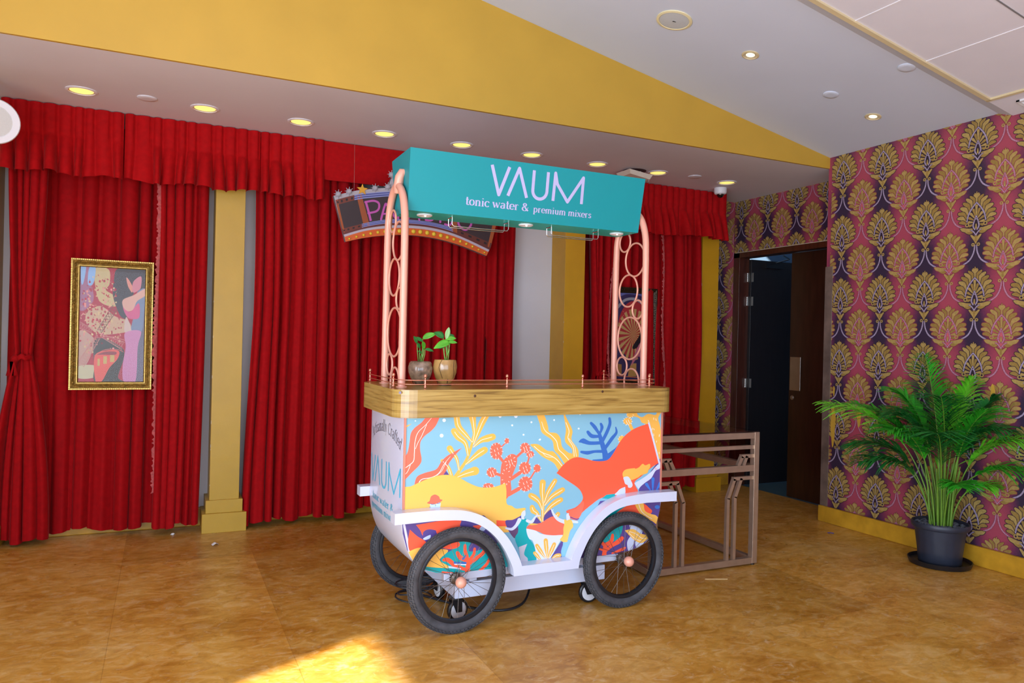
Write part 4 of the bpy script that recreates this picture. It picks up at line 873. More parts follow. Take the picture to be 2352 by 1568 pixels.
# ================================================================== THE CART
XC, YC = 1.765, 3.655
cart = thing('drinks_cart', 'tonic water cart with oak counter, printed front, teal sign box and four bicycle wheels', 'cart', (XC, YC, 0))
# --- body shell: profile in XZ with curved lower ends, sides bowed outwards
YF, YR = 3.36, 3.95
PL = [(1.026, 1.10), (1.026, 0.62), (1.024, 0.56), (1.032, 0.486), (1.055, 0.408), (1.089, 0.345), (1.135, 0.308), (1.20, 0.285), (1.30, 0.272)]
def prof_left(n=26):
    p = smooth_poly(PL[1:], False, 4); return [PL[0], (1.026, 0.95), (1.026, 0.80)] + p
left = prof_left(); right = [(2*1.765-x, z) for x, z in left]
front = left + list(reversed(right))
bulge = lambda s_: 0.011*math.sin(PI*min(1, max(0, s_)))**0.75
body = bx(1.03, 2.5, YF+0.004, YR-0.004, 0.55, 1.05).build('body', CARTW, cart)
m = MB(); NB = 40
rows = []
for (x, z), (x2, z2) in zip(left, left):
    k = max(0, min(1, (z-0.272)/0.25))
    rows.append([(x-bulge(j/NB)*k**0.5, YF+(YR-YF)*j/NB, z) for j in range(NB+1)])
m.grid(rows); lab(m.build('side_panel', CARTW, body, True), 'white bowed left side panel')
m = MB(); m.grid([[(2*XC-x, y, z) for x, y, z in r] for r in rows]); lab(m.build('side_panel', CARTW, body, True), 'white bowed right side panel')
m = MB(); m.prism(front, lambda a, b: (a, YF, b), lambda a, b: (a, YF+0.006, b)); m.build('front_panel', CARTW, body)
m = MB(); m.prism(front, lambda a, b: (a, YR-0.006, b), lambda a, b: (a, YR, b)); m.build('back_panel', CARTW, body)
bx(1.28, 2.25, YF+0.006, YR-0.006, 0.264, 0.274).build('bottom_board', CARTW, body)
for sx in (-1, 1):                                                       # rose gold edging strips
    xe = XC+sx*0.739; m = MB(); m.box(min(xe, xe-sx*0.011), max(xe, xe-sx*0.011), YF-0.0045, YF, 0.60, 1.04); m.build('edge_strip', mat('rose gold edging', (212, 140, 118), 0.35, 0.3), body)

# --- mural on the front panel
clip = list(reversed([(x, z) for x, z in front])); 
def area2(p): return sum(p[i][0]*p[(i+1) % len(p)][1]-p[(i+1) % len(p)][0]*p[i][1] for i in range(len(p)))
if area2(clip) < 0: clip.reverse()
clip = [(1.026, 1.09), (1.026, 0.56), (1.032, 0.486), (1.055, 0.408), (1.089, 0.345), (1.135, 0.308), (1.20, 0.285), (1.30, 0.272), (2.23, 0.272), (2.33, 0.285), (2.395, 0.308), (2.441, 0.345), (2.475, 0.408), (2.498, 0.486), (2.504, 0.56), (2.504, 1.09)]
clip = [(x, z) for x, z in clip]
P = Print(lambda x, y: (lambda q: (q[0], q[2]))(at_y(x, y, YF)), lambda a, b, o: (a, YF-0.0003-o, b), clip, 0.00022)
CA, CB, CCr, CD = (920, 940, 6.031), (1200, 940, 6.029), (920, 1160, 5.228), (1140, 1140, 5.88)
SKY, YEL, YEL2, RED1, RED2, PUR, TEA, LIL, WHT, BLU = (130, 186, 210), (250, 194, 92), (240, 184, 84), (255, 112, 88), (255, 96, 66), (88, 72, 142), (8, 166, 172), (206, 218, 245), (250, 242, 232), (52, 108, 190)
P.layer = 0; P.poly([(915, 900), (1540, 900), (1540, 1340), (915, 1340)], SKY)
P.crop = CA; P.layer = 1
for x, y, r_ in ((205, 158, 10), (603, 150, 24), (568, 362, 26), (1378, 95, 20), (1597, 93, 24), (1546, 220, 14), (1812, 176, 13), (1702, 350, 13), (1925, 420, 12)): P.poly(ellipse(x, y, r_, r_), (222, 236, 250))
P.crop = CB
for x, y, r_ in ((123, 177, 13), (438, 147, 13), (243, 416, 13), (778, 265, 13), (797, 68, 10), (14, 350, 13)): P.poly(ellipse(x, y, r_, r_), (222, 236, 250))
P.crop = CA; P.layer = 2
P.blob([(40, 240), (145, 200), (130, 215), (60, 262), (40, 262)], YEL2)
P.st([(740, 960), (820, 840), (900, 720), (950, 600), (990, 470), (1000, 380)], [50, 44, 40, 38, 34, 24], YEL2)
A1 = [([(990, 450), (900, 350), (800, 230), (775, 80)], [20, 66, 85, 80]), ([(1000, 450), (1020, 330), (1010, 200), (990, 80)], [25, 45, 70, 110]), ([(1010, 480), (1060, 350), (1120, 200), (1190, 70)], [15, 60, 85, 90]),
      ([(1010, 520), (1110, 430), (1200, 400), (1275, 378)], [15, 70, 100, 90]), ([(935, 640), (900, 470), (800, 380), (740, 300)], [25, 65, 95, 85]), ([(900, 760), (1020, 660), (1100, 600), (1165, 560)], [15, 70, 100, 90]),
      ([(810, 840), (780, 690), (720, 600), (680, 540)], [20, 45, 70, 85]), ([(780, 940), (900, 890), (1030, 850)], [40, 90, 120]), ([(700, 910), (660, 800), (575, 710)], [55, 45, 45])]
for p, w_ in A1: P.st(p, w_, YEL2)
P.layer = 3
for p, w_ in A1: P.st([p[0][:]] + p[1:-1] + [(p[-1][0]*.85+p[-2][0]*.15, p[-1][1]*.85+p[-2][1]*.15)], 7, WHT)
P.blob([(35, 665), (90, 610), (120, 480), (140, 340), (190, 260), (290, 180), (400, 60), (540, 60), (500, 200), (430, 290), (330, 370), (275, 450), (270, 560), (290, 690), (260, 770), (150, 880), (35, 1000), (10, 1000), (10, 665)], RED1)
P.blob([(190, 1050), (190, 1050), (225, 935), (330, 880), (490, 830), (560, 730), (650, 640), (850, 530), (850, 530), (740, 650), (660, 760), (600, 900), (400, 990)], RED1)
P.poly([(590, 905), (630, 850), (675, 910), (670, 960), (590, 960)], PUR)
P.layer = 4
P.st([(20, 840), (120, 770), (180, 710), (190, 600), (200, 450), (240, 320), (350, 210), (450, 90)], [8, 10, 9, 9, 8, 7, 6, 5], WHT)
P.st([(205, 545), (240, 460), (290, 370), (360, 210)], 6, WHT); P.st([(20, 930), (90, 870), (135, 770)], 6, WHT)
P.st([(255, 1010), (300, 965), (430, 940), (530, 880), (600, 760), (690, 650)], [10, 9, 8, 7, 6, 3], WHT); P.st([(500, 915), (570, 850), (630, 730)], 5, WHT)
# red cactus coral
rc = random.Random(5)
def cactus(ell, sticks, c, hairs, hc=(250, 244, 238)):
    for a, b, w_ in sticks: P.st([a, b], w_, c)
    for e in ell: P.poly(ellipse(*e), c)
    lay = P.layer; P.layer = lay+1
    for e in ell:
        cx, cy, rx, ry = e[:4]; n = max(5, int((rx+ry)/hairs))
        for i in range(n):
            a = 2*PI*i/n+rc.uniform(-.1, .1); k = rc.uniform(.72, .92); L_ = 0.22*min(rx, ry)+6; x = cx+rx*k*math.cos(a); y = cy+ry*k*math.sin(a)
            P.st([(x, y), (x+L_*math.cos(a+.2), y+L_*math.sin(a+.2))], 6, hc)
        if rx > 50:
            for i in range(4):
                a = 2*PI*i/4+.4; P.st([(cx+rx*.35*math.cos(a), cy+ry*.4*math.sin(a)), (cx+rx*.35*math.cos(a)+10, cy+ry*.4*math.sin(a)+28)], 6, hc)
    P.layer = lay
P.layer = 4
P.blob([(1385, 1060), (1390, 800), (1430, 700), (1520, 620), (1600, 640), (1610, 740), (1560, 880), (1525, 980), (1530, 1130), (1465, 1240), (1420, 1240)], RED1)
cactus([(1325, 575, 85, 115), (1472, 435, 32, 38), (1262, 870, 70, 68), (1725, 532, 68, 72), (1795, 620, 52, 48), (1722, 812, 80, 85), (1890, 815, 48, 55), (1730, 1030, 95, 103), (1215, 1065, 75, 45), (1520, 720, 70, 80), (1460, 930, 50, 120)],
       [((1370, 660), (1440, 745), 38), ((1450, 465), (1395, 520), 16), ((1310, 885), (1410, 920), 38), ((1680, 590), (1580, 680), 32), ((1780, 660), (1760, 730), 22), ((1660, 870), (1530, 960), 48), ((1855, 860), (1800, 950), 20), ((1650, 1090), (1490, 1180), 52)], RED1, 18)
P.layer = 6
P.blob([(10, 1140), (150, 1060), (350, 970), (500, 920), (650, 905), (800, 940), (950, 1020), (1100, 1075), (1280, 1075), (1450, 1020), (1450, 1020), (1465, 1130), (1468, 1300), (1540, 1335), (1600, 1372), (1720, 1362), (1722, 1400), (1670, 1460), (1580, 1525), (1480, 1545), (1480, 1700), (10, 1700), (10, 1700)], YEL)
P.layer = 7
P.blob([(365, 1292), (400, 1265), (420, 1205), (475, 1177), (530, 1205), (545, 1240), (578, 1250), (560, 1272), (500, 1300), (410, 1308)], RED1)
P.poly([(365, 1385), (415, 1335), (430, 1400)], PUR); P.poly([(535, 1365), (545, 1345), (545, 1368)], PUR)
P.blob([(408, 1308), (470, 1315), (548, 1285), (540, 1370), (500, 1400), (430, 1395)], (200, 226, 246)); P.layer = 8
P.st([(415, 1305), (440, 1312), (470, 1305)], 7, PUR); P.st([(500, 1300), (530, 1298), (548, 1285)], 7, PUR); P.st([(475, 1312), (486, 1322), (476, 1336)], 5, PUR)
# yellow seaweed trio
P.crop = CB; P.layer = 2
P.blob([(200, 60), (290, 60), (350, 220), (370, 310), (470, 330), (525, 400), (550, 520), (640, 600), (680, 610), (690, 720), (600, 760), (520, 650), (440, 560), (410, 430), (270, 320), (240, 200)], YEL2)
P.blob([(565, 50), (580, 50), (610, 120), (690, 290), (680, 420), (770, 560), (760, 700), (670, 700), (690, 560), (590, 440), (600, 270)], YEL2)
P.blob([(110, 485), (220, 485), (340, 570), (420, 580), (480, 640), (560, 760), (610, 830), (510, 850), (430, 740), (270, 650), (160, 540)], YEL2)
P.layer = 3
P.st([(265, 170), (310, 290), (400, 360), (470, 440), (500, 550), (570, 620), (640, 700)], [4, 7, 8, 8, 8, 8, 8], WHT); P.st([(600, 180), (645, 300), (630, 400), (700, 520), (715, 650)], 7, WHT); P.st([(640, 400), (720, 510), (745, 650)], 5, WHT)
P.st([(160, 510), (260, 590), (400, 645), (480, 700), (545, 780)], 8, WHT); P.st([(270, 590), (330, 650), (420, 660)], 5, WHT)
# blue coral
P.layer = 2
for p, w_ in [([(1160, 730), (1140, 600), (1090, 430), (1060, 320)], [100, 75, 60, 40]), ([(1060, 335), (1000, 245), (950, 190)], [34, 50, 38]), ([(1075, 330), (1100, 250), (1085, 200)], [24, 45, 34]),
              ([(1110, 430), (1170, 310), (1210, 200), (1205, 125)], [44, 45, 42, 36]), ([(1140, 540), (1240, 400), (1300, 320), (1290, 245)], [44, 48, 34, 14]), ([(1060, 372), (960, 368), (905, 312)], [36, 55, 42]),
              ([(1080, 462), (930, 465), (840, 435), (785, 448)], [44, 50, 72, 16]), ([(1130, 580), (1000, 582), (900, 600), (815, 588)], [44, 36, 52, 34]), ([(980, 712), (1160, 700)], [36, 40]), ([(1180, 650), (1280, 570), (1325, 500)], [70, 50, 10]), ([(1140, 640), (1200, 660)], [60, 60])]: P.st(p, w_, BLU)
# yellow cactus coral at the right top
P.blob([(1430, 20), (1560, 20), (1600, 80), (1660, 105), (1740, 60), (1840, 75), (1870, 20), (1930, 20), (1880, 120), (1910, 260), (1925, 500), (1930, 700), (1870, 640), (1740, 250), (1650, 180), (1620, 125), (1560, 100), (1480, 90)], YEL2)
cactus([(1455, 162, 60, 50), (1375, 412, 48, 50), (1490, 75, 50, 40)], [((1480, 200), (1530, 300), 44)], YEL2, 11)
P.layer = 3
for i in range(22):
    x = rc.uniform(1680, 1900); y = rc.uniform(60, 640); P.st([(x, y), (x+rc.uniform(-14, 14), y+rc.uniform(20, 40))], 6, WHT)
# purple ground + red flag
P.layer = 5
P.poly([(1925, 650), (1935, 700), (1935, 1180), (1600, 1180), (1620, 1060), (1700, 980), (1780, 850), (1840, 770)], PUR)
P.layer = 6
P.blob([(470, 880), (470, 880), (560, 770), (660, 690), (760, 660), (870, 680), (980, 710), (1100, 715), (1190, 690), (1260, 600), (1340, 460), (1430, 350), (1560, 260), (1740, 195), (1740, 195), (1810, 460), (1885, 740), (1885, 740), (1790, 800), (1650, 920), (1550, 1010), (1600, 1130), (1600, 1200), (1280, 1200), (1100, 1220), (950, 1320), (800, 1450), (760, 1530), (650, 1500), (660, 1440), (612, 1430), (620, 1395), (740, 1350), (830, 1250), (820, 1160), (760, 1080), (600, 970)], RED2)
P.poly([(1100, 1230), (1160, 1180), (1280, 1165), (1280, 1240)], TEA)
P.layer = 7
P.st([(1745, 180), (1805, 400), (1905, 790)], 24, LIL, False)
P.blob([(1395, 940), (1385, 880), (1430, 830), (1550, 812), (1560, 822), (1610, 800), (1660, 752), (1700, 772), (1760, 752), (1765, 800), (1745, 830), (1725, 880), (1640, 910), (1600, 940), (1500, 980), (1440, 980)], YEL2)
P.blob([(1545, 1020), (1545, 1020), (1680, 940), (1780, 860), (1830, 805), (1880, 758), (1905, 780), (1895, 820), (1840, 850), (1780, 950), (1700, 1010), (1640, 1060), (1605, 1105), (1605, 1105)], LIL)
P.st([(1830, 800), (1845, 830), (1860, 815)], 6, RED2)
P.blob([(1280, 1180), (1310, 1140), (1350, 1100), (1420, 1070), (1420, 1070), (1410, 1180)], LIL)
P.layer = 8
P.blob([(1397, 940), (1460, 930), (1500, 985), (1522, 1045), (1500, 1080), (1462, 1078), (1452, 1045), (1420, 1030), (1405, 985)], LIL)
P.blob([(1395, 935), (1460, 915), (1500, 970), (1460, 950)], YEL2)
for p in ([(1800, 1120), (1805, 960)], [(1770, 1120), (1715, 1035)], [(1850, 1120), (1905, 1020)]): P.st(p, [14, 44], (60, 120, 205)); P.st(p, 5, (150, 190, 240))
# sprig in the middle
P.layer = 5
for p, w_ in [([(283, 1570), (278, 1400), (290, 1290)], [40, 44, 40]), ([(285, 1300), (272, 1150), (278, 1010)], [24, 75, 85]), ([(300, 1290), (350, 1150), (410, 1050), (450, 985)], [18, 60, 68, 60]), ([(305, 1330), (390, 1220), (490, 1150), (555, 1110)], [16, 60, 78, 66]),
              ([(300, 1450), (380, 1350), (470, 1280), (530, 1248)], [18, 62, 80, 66]), ([(270, 1390), (230, 1280), (165, 1220), (115, 1192)], [20, 64, 84, 76]), ([(255, 1540), (200, 1440), (150, 1400), (132, 1352)], [20, 60, 84, 66]), ([(455, 1490), (492, 1445)], [56, 56])]:
    P.st(p, w_, YEL2); P.layer = 6; P.st(p[:-1]+[(p[-1][0]*.9+p[-2][0]*.1, p[-1][1]*.9+p[-2][1]*.1)], 7, WHT); P.layer = 5
# lower middle: dancers
P.crop = CD; P.layer = 7
P.blob([(120, 330), (220, 312), (332, 262), (320, 330), (300, 480), (250, 560), (170, 470)], PUR)
P.poly([(0, 318), (125, 325), (160, 400), (0, 400)], RED2)
P.blob([(180, 455), (290, 430), (290, 500), (240, 560)], (98, 72, 110))
P.blob([(440, 362), (490, 320), (540, 282), (600, 352), (600, 380), (520, 372)], PUR)
P.blob([(635, 330), (645, 262), (700, 195), (738, 182), (790, 262), (760, 300), (640, 350)], PUR)
P.blob([(395, 440), (500, 440), (600, 500), (760, 520), (895, 522), (860, 600), (725, 840), (700, 890), (520, 890), (530, 760), (490, 600), (420, 560)], (214, 224, 248))
P.layer = 8
P.blob([(400, 430), (400, 430), (430, 388), (500, 372), (600, 352), (700, 292), (770, 268), (830, 320), (905, 352), (910, 420), (900, 515), (900, 515), (850, 518), (760, 522), (650, 510), (580, 478), (500, 450)], RED1)
P.blob([(725, 840), (725, 840), (880, 598), (895, 650), (895, 650), (870, 740), (870, 860), (700, 880)], PUR)
P.blob([(440, 368), (500, 360), (560, 372), (470, 385)], YEL2)
P.layer = 9
P.blob([(305, 292), (330, 304), (380, 298), (402, 304), (430, 345), (402, 430), (425, 540), (495, 640), (530, 760), (520, 900), (330, 930), (320, 760), (250, 570), (290, 480), (292, 380)], TEA)
P.blob([(335, 292), (340, 215), (385, 185), (392, 245), (372, 272), (378, 300), (355, 308)], LIL)
P.st([(310, 312), (265, 390), (205, 438), (130, 425)], [52, 40, 38, 24], LIL); P.st([(415, 325), (475, 340), (530, 268), (592, 258)], [40, 42, 22, 12], LIL); P.st([(530, 265), (545, 235)], 8, LIL)
P.blob([(300, 680), (300, 680), (415, 636), (415, 636), (372, 770), (420, 832), (412, 885), (340, 930)], (190, 192, 205))
P.st([(935, 345), (840, 310), (780, 250), (745, 180)], [56, 46, 34, 18], LIL); P.st([(745, 185), (735, 160)], 7, LIL); P.st([(755, 190), (768, 172)], 7, LIL); P.st([(1020, 335), (1090, 345)], [40, 30], LIL)
P.blob([(940, 195), (1000, 175), (1080, 150), (1160, 60), (1180, 120), (1110, 290), (990, 262), (975, 225)], RED1)
P.blob([(946, 235), (985, 222), (990, 250), (988, 315), (950, 322), (942, 280)], LIL)
P.blob([(988, 270), (1110, 290), (1090, 312), (1040, 300)], PUR)
P.layer = 10
P.blob([(915, 305), (950, 320), (985, 308), (1015, 322), (1035, 400), (990, 470), (955, 610), (955, 610), (900, 612), (852, 580), (852, 580), (900, 510), (902, 430), (915, 370)], YEL)
for p, w_ in [([(688, 830), (672, 690), (664, 590)], [16, 60, 58]), ([(700, 830), (740, 730), (780, 640)], [10, 56, 50]), ([(660, 830), (590, 730), (545, 660)], [12, 56, 50]), ([(600, 860), (550, 800), (515, 760)], [18, 50, 44]), ([(740, 850), (800, 800), (850, 790)], [24, 52, 50])]:
    P.st(p, w_, YEL2); P.layer = 11; P.st(p[:-1]+[(p[-1][0]*.9+p[-2][0]*.1, p[-1][1]*.9+p[-2][1]*.1)], 6, WHT); P.layer = 10
# right lower (behind the right wheel)
P.layer = 4; P.poly([(1180, 500), (1400, 60), (2300, -20), (2300, 900), (1100, 900)], PUR)
P.layer = 6
P.blob([(1100, 560), (1240, 400), (1400, 220), (1560, 120), (1830, 60), (1760, 150), (1640, 215), (1500, 320), (1300, 480), (1200, 560)], TEA)
P.blob([(1620, 225), (1750, 130), (1850, 90), (1980, 90), (2060, 150), (2102, 195), (2060, 235), (1900, 230), (1740, 240)], RED2)
P.layer = 7
P.blob([(1868, 80), (1975, 80), (2005, 190), (2090, 235), (2150, 252), (2185, 300), (2165, 372), (2100, 330), (2000, 280), (1920, 200)], YEL)
P.blob([(1800, 375), (1950, 375), (1962, 500), (1870, 560), (1835, 700), (1780, 730), (1765, 610), (1820, 500)], (200, 212, 240)); P.blob([(1880, 600), (1990, 600), (1960, 660), (1890, 690)], (200, 212, 240))
P.blob([(1420, 600), (1500, 490), (1600, 420), (1700, 385), (1692, 470), (1650, 560), (1560, 610)], TEA)
P.layer = 8
P.st([(1920, 100), (1960, 200), (2030, 260), (2100, 300)], 7, WHT)
P.blob([(1730, 455), (1730, 455), (1850, 440), (1950, 500), (2075, 520), (2075, 520), (2030, 580), (1960, 625), (1880, 600), (1800, 530)], YEL)
for p, w_ in [([(1448, 840), (1460, 730), (1468, 650)], [70, 54, 50]), ([(1460, 740), (1560, 660), (1640, 610), (1695, 560)], [40, 44, 64, 50]), ([(1350, 690), (1450, 725)], [26, 30]), ([(1465, 660), (1420, 610), (1425, 560)], [50, 40, 26]), ([(1480, 650), (1550, 600), (1568, 515)], [56, 54, 34]), ([(1560, 765), (1700, 710), (1735, 688)], [20, 44, 24]), ([(1250, 500), (1225, 560)], [50, 40])]: P.st(p, w_, RED2)
P.layer = 9; P.st([(1790, 470), (1880, 500), (1960, 560), (2020, 560)], 6, WHT); P.st([(1780, 480), (1860, 560), (1960, 600)], 6, WHT)
P.poly(ellipse(2170, 140, 34, 26), (60, 120, 205))
# left lower (behind the left wheel)
P.crop = CCr; P.layer = 7
P.poly([(-20, 120), (1000, 120), (1200, 300), (1300, 500), (1300, 900), (-20, 900)], PUR)
P.layer = 8
P.blob([(185, 235), (185, 235), (680, 160), (712, 240), (700, 270), (450, 340), (420, 300), (330, 295), (270, 362), (235, 300)], RED2)
P.blob([(110, 290), (110, 290), (200, 370), (300, 435), (300, 500), (240, 520), (120, 558), (88, 440)], RED2)
P.st([(42, 240), (108, 570)], 28, (206, 210, 240)); P.poly(ellipse(350, 345, 85, 58), PUR)
P.blob([(870, 245), (1080, 235), (1090, 268), (960, 290)], RED2)
P.blob([(500, 600), (620, 530), (700, 400), (860, 400), (865, 450), (830, 550), (1000, 520), (1200, 425), (1320, 560), (1320, 900), (300, 900), (270, 745), (450, 720)], TEA)
P.layer = 9
P.blob([(70, 585), (150, 530), (250, 505), (400, 520), (570, 540), (470, 655), (600, 742), (540, 752), (350, 740), (220, 720), (100, 680)], YEL)
P.poly(ellipse(590, 468, 122, 58), RED2); P.blob([(272, 395), (350, 355), (360, 372), (345, 400), (290, 415)], LIL); P.blob([(945, 285), (1000, 228), (1035, 240), (1000, 305)], LIL)
P.blob([(825, 550), (862, 430), (1000, 400), (1205, 400), (1200, 430), (1050, 505)], PUR)
P.layer = 10
for p, w_ in [([(800, 820), (805, 720), (795, 620), (772, 540), (772, 480)], [66, 54, 44, 40, 34]), ([(800, 720), (900, 640), (980, 580), (1015, 520)], [34, 44, 44, 36]), ([(820, 660), (875, 590), (888, 520)], [34, 36, 30]), ([(790, 660), (715, 625), (682, 570)], [46, 56, 44]), ([(780, 770), (660, 725), (570, 655), (515, 655)], [34, 56, 54, 34]), ([(950, 785), (1035, 700), (1070, 620)], [34, 34, 26]), ([(500, 800), (620, 815)], [20, 24])]: P.st(p, w_, RED2)
P.layer = 11
P.st([(645, 688), (780, 690)], 24, BLU); P.st([(650, 705), (780, 712)], 14, (230, 235, 250)); P.st([(585, 740), (720, 760)], [26, 10], (200, 220, 245)); P.st([(750, 640), (785, 600)], [30, 8], BLU)
mur = P.build('mural', body); lab(mur, 'printed seaweed, corals, red and yellow flags and dancing figures')

# --- lettering on the left side panel
def side_pt(yy, z, o=0.0008):
    s_ = (yy-YF)/(YR-YF); k = max(0, min(1, (z-0.272)/0.25)); x = 1.026
    if z < 0.62:
        for (xa, za), (xb, zb) in zip(left[:-1], left[1:]):
            if zb <= z <= za and za > zb: x = xa+(xb-xa)*(za-z)/(za-zb)
    return (x-bulge(s_)*k**0.5-o, yy, z)
def subdiv(q, n=3):
    return [q]
m = MB(); sc_ = 0.1635
for i, q in enumerate(logo_quads(0.085)): m.face([side_pt(3.925-a*0.151, 0.648+b*0.138, 0.0014+(i % 11)*2e-5) for a, b in q])
m.build('logo_letters', mat('cyan vinyl', (70, 190, 225), 0.35, noise=0.02), body)
TVIN = mat('teal vinyl', (60, 178, 205), 0.35, noise=0.02)
Wt, Q = serif_text('tonic water &', 0.22, 0.06); k = 0.395/Wt
build_words(Q, lambda a, b, i, cx: side_pt(3.865-a*k, 0.560+b*0.026, 0.0014+(i % 11)*2e-5), TVIN, 'tagline_letters', body)
Wt, Q = serif_text('premium mixers', 0.22, 0.06); k = 0.43/Wt
build_words(Q, lambda a, b, i, cx: side_pt(3.89-a*k, 0.508+b*0.026, 0.0014+(i % 11)*2e-5), TVIN, 'tagline_letters', body)
Wt, Q = serif_text('Artisanally Crafted', 0.13, 0.045); R0, yc, zc0 = 0.555, 3.645, 0.375; span = math.radians(54)
def arch_pt(a, b, i, cx):
    th = PI/2+span/2-span*(cx/Wt); du = (a-cx)*span*R0/Wt; rr = R0+b*0.040
    return side_pt(yc-(rr*math.cos(th)+du*math.sin(th)), zc0+rr*math.sin(th)-du*math.cos(th), 0.0014+(i % 11)*2e-5)
build_words(Q, arch_pt, mat('dark grey vinyl', (70, 74, 84), 0.4, noise=0.02), 'arched_letters', body)

# --- counter
def rrect(x0, x1, y0, y1, r, n=8):
    out = []
    for cx, cy, a0 in ((x1-r, y1-r, 0), (x0+r, y1-r, 90), (x0+r, y0+r, 180), (x1-r, y0+r, 270)):
        for i in range(n+1): a = math.radians(a0+90*i/n); out.append((cx+r*math.cos(a), cy+r*math.sin(a)))
    return out
cx0, cx1, cy0, cy1 = 0.972, 2.555, 3.305, 4.005
m = MB(); m.prism(rrect(cx0, cx1, cy0, cy1, 0.10), lambda a, b: (a, b, 1.162), lambda a, b: (a, b, 1.031)); counter = m.build('counter', OAK, cart, autosmooth=35, bevel=0.0015)
KN = mat('dark wood knot', (70, 42, 20), 0.5, noise=0.3, scale=40)
for (x, y, r_) in ((1091, 909, 4.2), (1384, 899, 4.2)):
    p = at_y(x, y, cy0); m = MB(); m.lathe([(0.007, 0), (0.004, 0.0007), (1e-5, 0.001)], (p[0], cy0, p[2]), 12, 'y'); m.build('knot', KN, counter)
p = at_y(921, 902, cy0+0.012); m = MB(); m.lathe([(0.0065, 0), (0.0065, 0.002), (1e-5, 0.002)], (p[0], p[1]+0.012, p[2]), 12, frame=(Vector((.8, -.6, 0)), Vector((0, 0, 1)), Vector((-.6, -.8, 0)))); m.build('screw_cap', mat('violet grey sticker', (120, 112, 140), 0.5), counter)
# --- gallery rail with turned posts
rail = thing  # (name only)
PO = [(1.020, 3.985), (1.012, 3.505), (1.136, 3.39), (1.566, 3.39), (2.005, 3.39), (2.43, 3.39), (2.515, 3.505), (2.51, 3.985)]
loop = rrect(1.012, 2.515, 3.39, 3.985, 0.10, 8)
g = None
m = MB()
for z in (1.182, 1.202):
    # front and sides only: from rear left round the front to the rear right
    pts = [(1.016, 3.985, z), (1.012, 3.80, z), (1.012, 3.505, z)] + [(1.112+0.10*math.cos(math.radians(180+90*i/8)), 3.49+0.10*math.sin(math.radians(180+90*i/8)), z) for i in range(9)] + [(1.566, 3.39, z), (2.005, 3.39, z)] + [(2.415+0.10*math.cos(math.radians(270+90*i/8)), 3.49+0.10*math.sin(math.radians(270+90*i/8)), z) for i in range(9)] + [(2.515, 3.6, z), (2.51, 3.985, z)]
    m.tube(pts, 0.0022, 8)
g = m.build('gallery_rail', COPPERM, cart, True)
pp = [(0.004, 1.162), (0.0065, 1.166), (0.0065, 1.174), (0.0035, 1.177), (0.0055, 1.182), (0.006, 1.186), (0.0032, 1.191), (0.0055, 1.198), (0.0055, 1.203), (0.0030, 1.208), (0.0034, 1.215), (0.0070, 1.218), (0.0078, 1.223), (0.0060, 1.229), (1e-5, 1.232)]
for i, (x, y) in enumerate(PO):
    m = MB(); m.lathe(pp, (x, y, 0), 14); m.build('finial_post', COPPERM, g, True)
# --- arches
def arch(x, sgn, nm):
    r = 0.0185
    Lp = [(x, 3.512, 1.15), (x, 3.512, 1.80), (x, 3.513, 1.90), (x, 3.519, 2.00), (x, 3.545, 2.08), (x, 3.585, 2.135), (x, 3.635, 2.165), (x-sgn*0.0, 3.668, 2.17)]
    Rp = [(a, 3.665+(3.665-b), c) for a, b, c in Lp]
    def cr3(pts):
        n = len(pts); out = []
        for i in range(n-1):
            p0, p1, p2, p3 = pts[max(0, i-1)], pts[i], pts[i+1], pts[min(n-1, i+2)]
            for j in range(5):
                t_ = j/5; out.append(tuple(0.5*((2*p1[d])+(-p0[d]+p2[d])*t_+(2*p0[d]-5*p1[d]+4*p2[d]-p3[d])*t_*t_+(-p0[d]+3*p1[d]-3*p2[d]+p3[d])*t_**3) for d in range(3)))
        return out+[pts[-1]]
    m = MB(); m.tube(cr3(Lp), r, 16); m.tube(cr3(Rp), r, 16); m.tube([(x, 3.66, 2.135), (x, 3.645, 2.17), (x+sgn*0.002, 3.632, 2.21), (x+sgn*0.012, 3.628, 2.232), (x+sgn*0.045, 3.628, 2.238)], [0.018, 0.024, 0.0235, 0.022, 0.016], 16)
    for yy in (3.512, 3.818): m.lathe([(0.028, 1.162), (0.028, 1.166), (0.019, 1.168)], (x, yy, 0), 18)
    a_ = m.build('arch_post', COPPER, cart, autosmooth=50); lab(a_, nm)
    m = MB(); m.box(min(x, x+sgn*0.05), max(x, x+sgn*0.05), 3.655, 3.675, 2.19, 2.22); m.build('bracket', COPPER, a_)
    for (cy, cz, rr) in ((3.727, 2.0, .056), (3.619, 1.888, .0965), (3.681, 1.71, .094), (3.582, 1.598, .053), (3.658, 1.4305, .123), (3.732, 1.265, .053), (3.629, 1.179, .074)):
        m = MB(); a0 = -15 if cz < 1.2 else 0
        if cz < 1.2: m.tube([(x, cy+rr*math.cos(math.radians(-14+208*i/30)), cz+rr*math.sin(math.radians(-14+208*i/30))) for i in range(31)], 0.0055, 8)
        else: m.tube([(x, cy+rr*math.cos(2*PI*i/40), cz+rr*math.sin(2*PI*i/40)) for i in range(40)], 0.0055, 8, True)
        m.build('ring', COPPER, a_, True)
arch(1.055, 1, 'left rose gold arch'); arch(2.475, -1, 'right rose gold arch')
